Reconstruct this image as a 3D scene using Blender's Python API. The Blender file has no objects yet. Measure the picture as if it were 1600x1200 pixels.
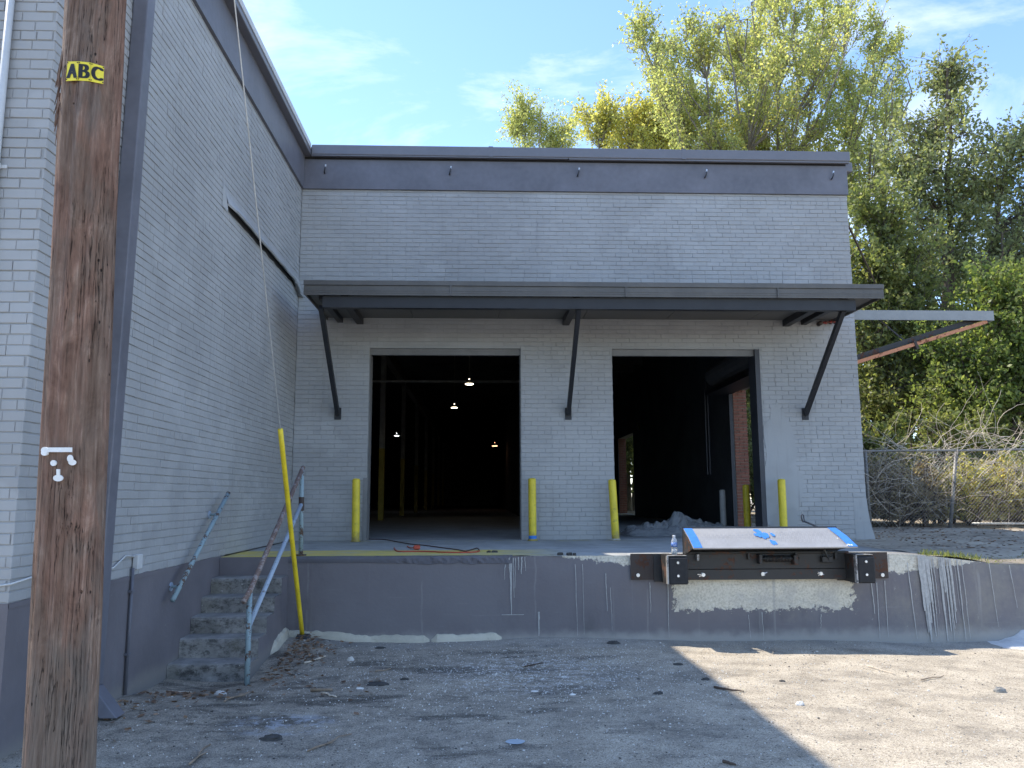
import bpy, math, random
import numpy as np
from mathutils import Vector, Matrix, noise

R = math.radians
SC = bpy.context.scene
COL = SC.collection

# ------------------------------------------------------------------ camera
F_PX, PITCH, YAW, ROLL, ZC = 1248.3, 0.14099, 0.03833, -0.0031, 1.52
fw = Vector((math.sin(YAW) * math.cos(PITCH), math.cos(YAW) * math.cos(PITCH), math.sin(PITCH)))
rt = fw.cross(Vector((0, 0, 1))).normalized()
up = rt.cross(fw)
rt, up = (math.cos(ROLL) * rt + math.sin(ROLL) * up), (-math.sin(ROLL) * rt + math.cos(ROLL) * up)
cam_d = bpy.data.cameras.new('camera')
cam = bpy.data.objects.new('camera', cam_d)
COL.objects.link(cam)
cam.matrix_world = Matrix(((rt.x, up.x, -fw.x, 0), (rt.y, up.y, -fw.y, 0), (rt.z, up.z, -fw.z, ZC), (0, 0, 0, 1)))
cam_d.sensor_width = 36
cam_d.lens = F_PX / 1600 * 36
cam_d.clip_start = 0.05
cam_d.clip_end = 1500
SC.camera = cam

# ------------------------------------------------------------------ light
SUN = Vector((-0.665, 0.35, 1.0)).normalized()          # towards the sun
SUN_EL = math.asin(SUN.z)
SUN_AZ = math.atan2(SUN.x, SUN.y)                       # clockwise from +Y
SKY_STRENGTH, SUN_STRENGTH = 0.12, 2.3
world = bpy.data.worlds.new('World')
SC.world = world
world.use_nodes = True
wt = world.node_tree
wt.nodes.clear()
w_out = wt.nodes.new('ShaderNodeOutputWorld')
w_bg = wt.nodes.new('ShaderNodeBackground')
w_sky = wt.nodes.new('ShaderNodeTexSky')
w_sky.sky_type = 'NISHITA'
w_sky.sun_disc = False
w_sky.sun_elevation = SUN_EL
w_sky.sun_rotation = SUN_AZ
w_sky.air_density = 1.0
w_sky.altitude = 300
w_sky.dust_density = 0.05
w_sky.ozone_density = 1.7
w_tc = wt.nodes.new('ShaderNodeTexCoord')
w_map = wt.nodes.new('ShaderNodeMapping')
w_map.inputs['Scale'].default_value = (2.1, 2.1, 5.5)
w_map.inputs['Rotation'].default_value = (0.25, 0.35, 0.3)
w_map.inputs['Location'].default_value = (0.35, 0.1, 0.62)
w_n = wt.nodes.new('ShaderNodeTexNoise')
w_n.inputs['Scale'].default_value = 1.35
w_n.inputs['Detail'].default_value = 9
w_n.inputs['Roughness'].default_value = 0.62
w_n.inputs['Distortion'].default_value = 0.5
w_r = wt.nodes.new('ShaderNodeMapRange')
w_r.inputs["From Min"].default_value = 0.50
w_r.inputs['From Max'].default_value = 0.80
w_r.inputs['To Max'].default_value = 0.85
w_mix = wt.nodes.new('ShaderNodeMix')
w_mix.data_type = 'RGBA'
w_mix.inputs[7].default_value = (4.2, 4.4, 4.8, 1)      # cloud white, in the sky's own units
w_tint = wt.nodes.new('ShaderNodeMix')
w_tint.data_type = 'RGBA'
w_tint.blend_type = 'MULTIPLY'
w_tint.inputs[0].default_value = 1.0
w_tint.inputs[7].default_value = (0.89, 0.94, 1.02, 1)     # clear autumn blue
for a, b in ((w_tc.outputs['Generated'], w_map.inputs['Vector']), (w_map.outputs[0], w_n.inputs['Vector']),
             (w_n.outputs['Fac'], w_r.inputs['Value']), (w_r.outputs[0], w_mix.inputs[0]),
             (w_sky.outputs[0], w_tint.inputs[6]), (w_tint.outputs[2], w_mix.inputs[6]), (w_mix.outputs[2], w_bg.inputs['Color']),
             (w_bg.outputs[0], w_out.inputs['Surface'])):
    wt.links.new(a, b)
w_bg.inputs['Strength'].default_value = SKY_STRENGTH
sun_d = bpy.data.lights.new('sun', 'SUN')
sun_d.energy = SUN_STRENGTH
sun_d.angle = R(0.53)
sun_d.color = (1.0, 0.91, 0.77)
sun = bpy.data.objects.new('sun', sun_d)
COL.objects.link(sun)
sun.location = SUN * 60
sun.rotation_euler = SUN.to_track_quat('Z', 'Y').to_euler()
SC.view_settings.view_transform = 'Standard'
SC.view_settings.look = 'None'
SC.view_settings.gamma = 1.0
SC.view_settings.exposure = 1.66
SC.view_settings.use_curve_mapping = False
SC.cycles.max_bounces = 8
SC.cycles.transparent_max_bounces = 8

rng = np.random.default_rng(7)
random.seed(7)

# ------------------------------------------------------------------ helpers
BASE = {}


def project(p):
    d = Vector(p) - Vector((0, 0, ZC))
    z = d.dot(fw)
    if z < 0.05:
        return None
    return 800 + F_PX * d.dot(rt) / z, 600 - F_PX * d.dot(up) / z, z


class MB:
    def __init__(s):
        s.v, s.f = [], []

    def poly(s, pts):
        n = len(s.v)
        s.v += [tuple(p) for p in pts]
        s.f.append(tuple(range(n, n + len(pts))))

    def box(s, x0, x1, y0, y1, z0, z1, skip=''):
        n = len(s.v)
        s.v += [(x0, y0, z0), (x1, y0, z0), (x1, y1, z0), (x0, y1, z0), (x0, y0, z1), (x1, y0, z1), (x1, y1, z1), (x0, y1, z1)]
        for k, q in (('b', (3, 2, 1, 0)), ('t', (4, 5, 6, 7)), ('f', (0, 1, 5, 4)), ('r', (1, 2, 6, 5)), ('k', (2, 3, 7, 6)), ('l', (3, 0, 4, 7))):
            if k not in skip:
                s.f.append(tuple(n + i for i in q))
        return s

    def cbox(s, x0, x1, y0, y1, z0, z1, c=0.006):
        """box with chamfered edges"""
        n = len(s.v)
        X, Y, Z = (x0, x1), (y0, y1), (z0, z1)
        idx = {}
        for i in range(2):
            for j in range(2):
                for k in range(2):
                    sx, sy, sz = (1 - 2 * i) * c, (1 - 2 * j) * c, (1 - 2 * k) * c
                    p = (X[i], Y[j], Z[k])
                    for a, q in (('x', (p[0], p[1] + sy, p[2] + sz)), ('y', (p[0] + sx, p[1], p[2] + sz)), ('z', (p[0] + sx, p[1] + sy, p[2]))):
                        idx[(i, j, k, a)] = len(s.v)
                        s.v.append(q)
        g = lambda *t: idx[t]
        for a in range(2):
            q = [g(a, 0, 0, 'x'), g(a, 1, 0, 'x'), g(a, 1, 1, 'x'), g(a, 0, 1, 'x')]
            s.f.append(tuple(q if a else q[::-1]))
            q = [g(0, a, 0, 'y'), g(1, a, 0, 'y'), g(1, a, 1, 'y'), g(0, a, 1, 'y')]
            s.f.append(tuple(q[::-1] if a else q))
            q = [g(0, 0, a, 'z'), g(1, 0, a, 'z'), g(1, 1, a, 'z'), g(0, 1, a, 'z')]
            s.f.append(tuple(q if a else q[::-1]))
        for a in range(2):
            for b in range(2):
                s.f.append((g(a, b, 0, 'x'), g(a, b, 1, 'x'), g(a, b, 1, 'y'), g(a, b, 0, 'y')))
                s.f.append((g(a, 0, b, 'x'), g(a, 1, b, 'x'), g(a, 1, b, 'z'), g(a, 0, b, 'z')))
                s.f.append((g(0, a, b, 'y'), g(1, a, b, 'y'), g(1, a, b, 'z'), g(0, a, b, 'z')))
        for i in range(2):
            for j in range(2):
                for k in range(2):
                    s.f.append((g(i, j, k, 'x'), g(i, j, k, 'y'), g(i, j, k, 'z')))
        return s

    def tube(s, pts, r, n=8, cap=True):
        pts = [Vector(p) for p in pts]
        if not hasattr(r, '__len__'):
            r = [r] * len(pts)
        n0 = len(s.v)
        ref = None
        for i, p in enumerate(pts):
            d = (pts[min(i + 1, len(pts) - 1)] - pts[max(i - 1, 0)])
            if d.length < 1e-9:
                d = Vector((0, 0, 1))
            d.normalize()
            if ref is None:
                ref = d.orthogonal().normalized()
            ref = (ref - d * ref.dot(d))
            if ref.length < 1e-6:
                ref = d.orthogonal()
            ref.normalize()
            b = d.cross(ref)
            for k in range(n):
                a = 2 * math.pi * k / n
                s.v.append(tuple(p + (ref * math.cos(a) + b * math.sin(a)) * r[i]))
        for i in range(len(pts) - 1):
            for k in range(n):
                a, c = n0 + i * n + k, n0 + i * n + (k + 1) % n
                s.f.append((a, c, c + n, a + n))
        if cap:
            s.f.append(tuple(n0 + k for k in range(n))[::-1])
            s.f.append(tuple(n0 + (len(pts) - 1) * n + k for k in range(n)))
        return s

    def lathe(s, c, prof, n=20):
        """profile [(r, z)] about the vertical through c"""
        n0 = len(s.v)
        for r, z in prof:
            for k in range(n):
                a = 2 * math.pi * k / n
                s.v.append((c[0] + r * math.cos(a), c[1] + r * math.sin(a), c[2] + z))
        for i in range(len(prof) - 1):
            for k in range(n):
                a, b = n0 + i * n + k, n0 + i * n + (k + 1) % n
                s.f.append((a, b, b + n, a + n))
        s.f.append(tuple(n0 + k for k in range(n))[::-1])
        s.f.append(tuple(n0 + (len(prof) - 1) * n + k for k in range(n)))
        return s

    def bar(s, a, b, w, h, upv=(0, 0, 1)):
        """rectangular bar from a to b, w across, h along upv"""
        a, b = Vector(a), Vector(b)
        d = (b - a).normalized()
        side = d.cross(Vector(upv)).normalized()
        u = side.cross(d)
        n = len(s.v)
        for p in (a, b):
            for i, j in ((-1, -1), (1, -1), (1, 1), (-1, 1)):
                s.v.append(tuple(p + side * (w / 2 * i) + u * (h / 2 * j)))
        for q in ((0, 1, 2, 3), (7, 6, 5, 4), (0, 4, 5, 1), (1, 5, 6, 2), (2, 6, 7, 3), (3, 7, 4, 0)):
            s.f.append(tuple(n + i for i in q))
        return s

    def extrude(s, pts, off):
        """closed outline pts extruded by the vector off"""
        n, m = len(s.v), len(pts)
        off = Vector(off)
        s.v += [tuple(p) for p in pts] + [tuple(Vector(p) + off) for p in pts]
        s.f.append(tuple(range(n, n + m))[::-1])
        s.f.append(tuple(range(n + m, n + 2 * m)))
        for i in range(m):
            j = (i + 1) % m
            s.f.append((n + i, n + j, n + m + j, n + m + i))
        return s


def link_mesh(name, v, f, mat, parent=None, smooth=False):
    me = bpy.data.meshes.new(name)
    b = BASE.get(parent.name, Vector()) if parent else Vector()
    me.from_pydata([(p[0] - b.x, p[1] - b.y, p[2] - b.z) for p in v], [], f)
    me.update()
    if mat:
        me.materials.append(mat)
    if smooth:
        me.polygons.foreach_set('use_smooth', [True] * len(me.polygons))
    o = bpy.data.objects.new(name, me)
    COL.objects.link(o)
    if parent:
        o.parent = parent
        BASE[o.name] = b
    return o


def quads_mesh(name, V, mat, parent=None):
    """V: (n,4,3) array of loose quads"""
    n = len(V)
    b = BASE.get(parent.name, Vector()) if parent else Vector()
    me = bpy.data.meshes.new(name)
    me.vertices.add(n * 4)
    me.vertices.foreach_set('co', (V.reshape(-1, 3) - np.array(b)).astype(np.float32).ravel())
    me.loops.add(n * 4)
    me.loops.foreach_set('vertex_index', np.arange(n * 4, dtype=np.int32))
    me.polygons.add(n)
    me.polygons.foreach_set('loop_start', np.arange(0, n * 4, 4, dtype=np.int32))
    me.polygons.foreach_set('loop_total', np.full(n, 4, dtype=np.int32))
    me.update()
    me.materials.append(mat)
    o = bpy.data.objects.new(name, me)
    COL.objects.link(o)
    if parent:
        o.parent = parent
        BASE[o.name] = b
    return o


def tag(o, label=None, cat=None, group=None, kind=None):
    if label:
        o['label'] = label
    if cat:
        o['category'] = cat
    if group:
        o['group'] = group
    if kind:
        o['kind'] = kind
    return o


def thing(name, label, cat, loc=(0, 0, 0), group=None):
    o = bpy.data.objects.new(name, None)
    COL.objects.link(o)
    o.empty_display_size = 0.1
    o.location = loc
    BASE[o.name] = Vector(loc)
    return tag(o, label, cat, group)


def part(name, mb, mat, parent, smooth=False, kind=None):
    o = link_mesh(name, mb.v, mb.f, mat, parent, smooth)
    if kind:
        o['kind'] = kind
    return o


def bevel(o, w, seg=2):
    m = o.modifiers.new('bevel', 'BEVEL')
    m.width = w
    m.segments = seg
    m.limit_method = 'ANGLE'
    return o


def dup(root, loc, label=None):
    r = root.copy()
    COL.objects.link(r)
    r.location = loc
    BASE[r.name] = Vector(loc)
    if label:
        r['label'] = label
    for ch in list(root.children):
        c = ch.copy()
        COL.objects.link(c)
        c.parent = r
        for g in list(ch.children):
            d = g.copy()
            COL.objects.link(d)
            d.parent = c
    return r


DZ = 0.895            # dock deck height

# ------------------------------------------------------------------ materials
class G:
    """tiny node-graph builder"""

    def __init__(s, name):
        s.m = bpy.data.materials.new(name)
        s.m.use_nodes = True
        s.t = s.m.node_tree
        s.t.nodes.clear()
        s.out = s.t.nodes.new('ShaderNodeOutputMaterial')
        s.pos = s.n('ShaderNodeNewGeometry').outputs['Position']

    def n(s, typ, props=None, **inp):
        nd = s.t.nodes.new(typ)
        for k, v in (props or {}).items():
            setattr(nd, k, v)
        for k, v in inp.items():
            s.set(nd.inputs[k.replace('_', ' ')], v)
        return nd

    def set(s, sock, v):
        if isinstance(v, bpy.types.NodeSocket):
            s.t.links.new(v, sock)
        else:
            if sock.type == 'RGBA' and not hasattr(v, '__len__'):
                v = (v, v, v, 1)
            if sock.type == 'RGBA' and len(v) == 3:
                v = (*v, 1)
            sock.default_value = v

    def math(s, op, a, b=0.0, clamp=False):
        nd = s.t.nodes.new('ShaderNodeMath')
        nd.operation = op
        nd.use_clamp = clamp
        s.set(nd.inputs[0], a)
        s.set(nd.inputs[1], b)
        return nd.outputs[0]

    def vec(s, scale=(1, 1, 1), src=None, loc=(0, 0, 0)):
        nd = s.n('ShaderNodeMapping')
        s.set(nd.inputs['Vector'], src or s.pos)
        nd.inputs['Scale'].default_value = scale
        nd.inputs['Location'].default_value = loc
        return nd.outputs[0]

    def noise(s, scale, detail=4, rough=0.55, vec=None, dist=0.0):
        nd = s.n('ShaderNodeTexNoise', None, Scale=scale, Detail=detail, Roughness=rough, Distortion=dist)
        s.set(nd.inputs['Vector'], vec or s.pos)
        return nd.outputs['Fac']

    def voro(s, scale, vec=None, feature='F1', out='Distance', rand=1.0):
        nd = s.n('ShaderNodeTexVoronoi', {'feature': feature}, Scale=scale, Randomness=rand)
        s.set(nd.inputs['Vector'], vec or s.pos)
        return nd.outputs[out]

    def ramp(s, fac, a, b, lo=0.0, hi=1.0, smooth=True):
        nd = s.n('ShaderNodeMapRange', {'interpolation_type': 'SMOOTHSTEP' if smooth else 'LINEAR'})
        s.set(nd.inputs['Value'], fac)
        for k, v in (('From Min', a), ('From Max', b), ('To Min', lo), ('To Max', hi)):
            s.set(nd.inputs[k], v)
        return nd.outputs[0]

    def mix(s, fac, a, b, typ='MIX'):
        nd = s.n('ShaderNodeMix', {'data_type': 'RGBA', 'blend_type': typ})
        s.set(nd.inputs[0], fac)
        s.set(nd.inputs[6], a)
        s.set(nd.inputs[7], b)
        return nd.outputs[2]

    def crange(s, fac, stops):
        nd = s.n('ShaderNodeValToRGB')
        e = nd.color_ramp.elements
        while len(e) < len(stops):
            e.new(0.5)
        for i, (p, c) in enumerate(stops):
            e[i].position = p
            e[i].color = (*c, 1)
        s.set(nd.inputs[0], fac)
        return nd.outputs[0]

    def xyz(s):
        nd = s.n('ShaderNodeSeparateXYZ')
        s.set(nd.inputs[0], s.pos)
        return nd.outputs

    def bump(s, h, strength=0.4, dist=0.01, prev=None):
        nd = s.n('ShaderNodeBump', None, Strength=strength, Distance=dist)
        s.set(nd.inputs['Height'], h)
        if prev:
            s.set(nd.inputs['Normal'], prev)
        return nd.outputs[0]

    def finish(s, color, rough=0.7, metal=0.0, normal=None, spec=0.4, **extra):
        p = s.n('ShaderNodeBsdfPrincipled')
        s.set(p.inputs['Base Color'], color)
        s.set(p.inputs['Roughness'], rough)
        s.set(p.inputs['Metallic'], metal)
        s.set(p.inputs['Specular IOR Level'], spec)
        for k, v in extra.items():
            s.set(p.inputs[k.replace('_', ' ')], v)
        if normal:
            s.set(p.inputs['Normal'], normal)
        s.t.links.new(p.outputs[0], s.out.inputs['Surface'])
        return s.m


def m_plain(name, c, rough=0.6, metal=0.0, var=0.25, scale=6.0, bump=0.15, spec=0.4):
    g = G(name)
    a = g.noise(scale, 5)
    b = g.noise(scale * 9, 3)
    f = g.math('ADD', g.math('MULTIPLY', a, 0.7), g.math('MULTIPLY', b, 0.3))
    f = g.ramp(f, 0.3, 0.7, 1 - var, 1 + var, False)
    col = g.mix(1.0, c, (1, 1, 1), 'MULTIPLY')
    nd = g.n('ShaderNodeVectorMath', {'operation': 'SCALE'})
    g.set(nd.inputs[0], c)
    g.set(nd.inputs['Scale'], f)
    return g.finish(nd.outputs[0], rough, metal, g.bump(b, bump, 0.004), spec)


def m_painted_brick(name, c, grime=0.5):
    g = G(name)
    x, y, z = g.xyz()
    big = g.noise(0.55, 4, 0.6)
    fine = g.noise(30, 4, 0.6)
    col = g.mix(g.ramp(big, 0.36, 0.66), c, tuple(k * 0.86 for k in c))
    pt = g.noise(0.9, 3, 0.5, g.vec((1, 1, 1.4), loc=(7, 3, 2)))
    col = g.mix(g.ramp(pt, 0.55, 0.60, 0, 0.5), col, tuple(min(1, k * 1.10) for k in c))
    # per brick tint
    isl = g.n('ShaderNodeNewGeometry').outputs['Random Per Island']
    col = g.mix(1.0, col, g.crange(isl, [(0, (0.95, 0.95, 0.95)), (1, (1.03, 1.03, 1.03))]), 'MULTIPLY')
    # thin run-off streaks and grime
    st = g.noise(1.0, 5, 0.65, g.vec((9, 9, 0.5)))
    col = g.mix(g.math('MULTIPLY', g.ramp(st, 0.54, 0.76), 0.42 * grime), col, (0.16, 0.16, 0.15))
    sp = g.noise(4.5, 6, 0.7)
    col = g.mix(g.math('MULTIPLY', g.ramp(sp, 0.62, 0.75), 0.45 * grime), col, (0.22, 0.21, 0.20))
    pit = g.voro(42, g.vec((1, 1, 2.0)))
    pits = g.math('MULTIPLY', g.ramp(pit, 0.10, 0.03), g.ramp(g.noise(3.0, 2), 0.6, 0.68))
    col = g.mix(g.math('MULTIPLY', pits, 0.7), col, (0.06, 0.055, 0.05))
    n = g.bump(fine, 0.35, 0.004)
    n = g.bump(g.noise(9, 3), 0.25, 0.006, n)
    return g.finish(col, g.ramp(fine, 0.3, 0.7, 0.5, 0.7), 0, n, 0.35)


def m_dark_base(name, c=(0.142, 0.132, 0.143)):
    """dark masonry paint, scuffed, dusty at the foot"""
    g = G(name)
    x, y, z = g.xyz()
    a = g.noise(1.3, 5, 0.6)
    col = g.mix(g.ramp(a, 0.3, 0.75), c, tuple(k * 1.35 for k in c))
    sp = g.noise(16, 6, 0.72)
    col = g.mix(g.math('MULTIPLY', g.ramp(sp, 0.66, 0.72), 0.5), col, (0.33, 0.32, 0.30))
    st = g.noise(1.0, 4, 0.6, g.vec((7, 7, 0.35)))
    col = g.mix(g.math('MULTIPLY', g.ramp(st, 0.6, 0.8), 0.35), col, (0.2, 0.2, 0.21))
    zz = g.math('ADD', z, g.math('MULTIPLY', g.noise(5, 4), -0.12))
    col = g.mix(g.math('MULTIPLY', g.ramp(zz, 0.08, -0.04), 0.6), col, (0.24, 0.23, 0.21))
    fine = g.noise(24, 5, 0.65)
    return g.finish(col, 0.62, 0, g.bump(fine, 0.4, 0.006), 0.3)


def m_dock_face():
    g = G('painted_dock_concrete')
    x, y, z = g.xyz()
    c = (0.152, 0.140, 0.150)
    a = g.noise(1.1, 5, 0.62)
    col = g.mix(g.ramp(a, 0.3, 0.75), c, (0.175, 0.166, 0.176))
    # paint thins out to bare weathered grey towards the open end of the dock
    bare_n = g.noise(3.2, 7, 0.7)
    bare = g.math('ADD', g.ramp(x, 1.6, 7.5, 0, 0.42, False), g.math('SUBTRACT', bare_n, 0.5))
    col = g.mix(g.ramp(bare, 0.12, 0.5, 0, 0.75), col, (0.25, 0.235, 0.205))
    sp = g.noise(19, 6, 0.75)
    col = g.mix(g.math('MULTIPLY', g.ramp(sp, g.ramp(x, -1, 5, 0.72, 0.60), 0.75), 0.6), col, (0.42, 0.41, 0.38))
    hz = g.noise(1.0, 6, 0.72, g.vec((1.6, 1.6, 24)))
    col = g.mix(g.ramp(hz, 0.60, 0.72, 0, 0.35), col, (0.27, 0.26, 0.26))
    wet = g.noise(1.0, 5, 0.66, g.vec((1.2, 1.2, 0.5), loc=(2, 0, 5)))
    col = g.mix(g.ramp(wet, 0.55, 0.72, 0, 0.4), col, (0.06, 0.058, 0.062))
    sm_ = g.math('ABSOLUTE', g.math('SUBTRACT', g.math('FRACT', g.math('DIVIDE', g.math('ADD', x, g.math('MULTIPLY', g.noise(5, 4), 0.05)), 1.22)), 0.5))
    col = g.mix(g.math('MULTIPLY', g.ramp(sm_, 0.012, 0.002), g.ramp(g.noise(4, 4), 0.42, 0.6, 0, 0.45)), col, (0.26, 0.25, 0.25))
    # peeled patch below the leveller
    e1 = g.math('MULTIPLY', g.math('SUBTRACT', g.noise(9, 8, 0.75), 0.5), 0.36)
    dx = g.math('SUBTRACT', g.math('ABSOLUTE', g.math('SUBTRACT', x, 3.09)), 0.98)
    dz = g.math('SUBTRACT', g.math('ABSOLUTE', g.math('SUBTRACT', z, 0.55)), 0.245)
    d = g.math('ADD', g.math('MAXIMUM', dx, dz), e1)
    peel1 = g.ramp(d, 0.012, -0.006)
    # peeled strips along the top edge
    e2 = g.math('MULTIPLY', g.math('SUBTRACT', g.noise(7, 7, 0.72), 0.5), 0.22)
    low = g.math('ADD', g.ramp(x, 0.7, 1.7, 0.90, 0.77, False), e2)
    p2 = g.math('MULTIPLY', g.ramp(g.math('SUBTRACT', z, low), -0.004, 0.012), g.math('MULTIPLY', g.ramp(x, 0.28, 0.40), g.ramp(x, 1.72, 1.66)))
    low3 = g.math('ADD', g.ramp(x, 4.4, 5.6, 0.66, 0.80, False), e2)
    p3 = g.math('MULTIPLY', g.ramp(g.math('SUBTRACT', z, low3), -0.004, 0.012), g.ramp(x, 4.4, 4.5))
    peel = g.math('MAXIMUM', peel1, g.math('MAXIMUM', p2, p3))
    ag = g.noise(45, 6, 0.7)
    agg = g.voro(60)
    conc = g.crange(ag, [(0.25, (0.34, 0.30, 0.23)), (0.5, (0.64, 0.59, 0.48)), (0.75, (0.79, 0.74, 0.65))])
    conc = g.mix(g.ramp(agg, 0.12, 0.02, 0, 0.6), conc, (0.12, 0.10, 0.08))
    conc = g.mix(g.ramp(g.noise(3, 4), 0.5, 0.7, 0, 0.45), conc, (0.42, 0.40, 0.37))
    col = g.mix(peel, col, conc)
    # limy run-off stains
    st = g.noise(1.0, 3, 0.5, g.vec((13, 13, 0.22)))
    stm = g.math('MULTIPLY', g.ramp(st, 0.62, 0.72), g.ramp(x, -0.5, 4.0, 0.1, 0.55, False))
    col = g.mix(stm, col, (0.30, 0.29, 0.28))
    zz = g.math('ADD', z, g.math('MULTIPLY', g.noise(6, 5), -0.16))
    col = g.mix(g.math('MULTIPLY', g.ramp(zz, 0.05, -0.08), 0.8), col, (0.34, 0.33, 0.31))
    h = g.math('ADD', g.math('MULTIPLY', peel, g.math('SUBTRACT', g.math('MULTIPLY', ag, 0.9), 0.7)), g.math('MULTIPLY', g.noise(28, 4), 0.25))
    return g.finish(col, g.ramp(peel, 0, 1, 0.6, 0.9), 0, g.bump(h, 0.8, 0.012), 0.3)


def m_concrete(name, c, dark=(0.06, 0.055, 0.05), amt=0.6, stripe=False):
    g = G(name)
    x, y, z = g.xyz()
    a = g.noise(2.2, 6, 0.65)
    col = g.mix(g.ramp(a, 0.3, 0.7), c, tuple(k * 0.72 for k in c))
    if stripe:
        wob = g.math('MULTIPLY', g.math('SUBTRACT', g.noise(2.5, 4), 0.5), 0.35)
        s = g.math('MULTIPLY', g.ramp(g.math('ADD', y, wob), 9.95, 9.75), g.ramp(g.math('ADD', x, wob), 1.2, -0.1))
        wear = g.ramp(g.noise(5, 7, 0.75, g.vec((0.5, 1.6, 1))), 0.66, 0.42, 0.4, 1.0)
        col = g.mix(g.math('MULTIPLY', s, wear), col, (0.66, 0.53, 0.14))
        s2 = g.math('MULTIPLY', g.ramp(y, 11.55, 11.75), g.ramp(g.noise(3.5, 5, 0.7), 0.5, 0.62, 0, 0.6))
        col = g.mix(g.math('MULTIPLY', s2, g.ramp(x, 3.0, 1.5)), col, (0.42, 0.35, 0.12))
        d2 = g.math('MULTIPLY', g.ramp(g.math('ADD', x, wob), 4.0, 5.2), 0.8)
        col = g.mix(d2, col, (0.12, 0.10, 0.08))
    st = g.noise(6, 7, 0.72)
    col = g.mix(g.math('MULTIPLY', g.ramp(st, 0.55, 0.72), amt), col, dark)
    fine = g.noise(60, 5, 0.7)
    col = g.mix(g.ramp(fine, 0.6, 0.75, 0, 0.35), col, tuple(min(1, k * 1.7) for k in c))
    return g.finish(col, 0.85, 0, g.bump(g.math('ADD', fine, st), 0.5, 0.006), 0.25)


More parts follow.
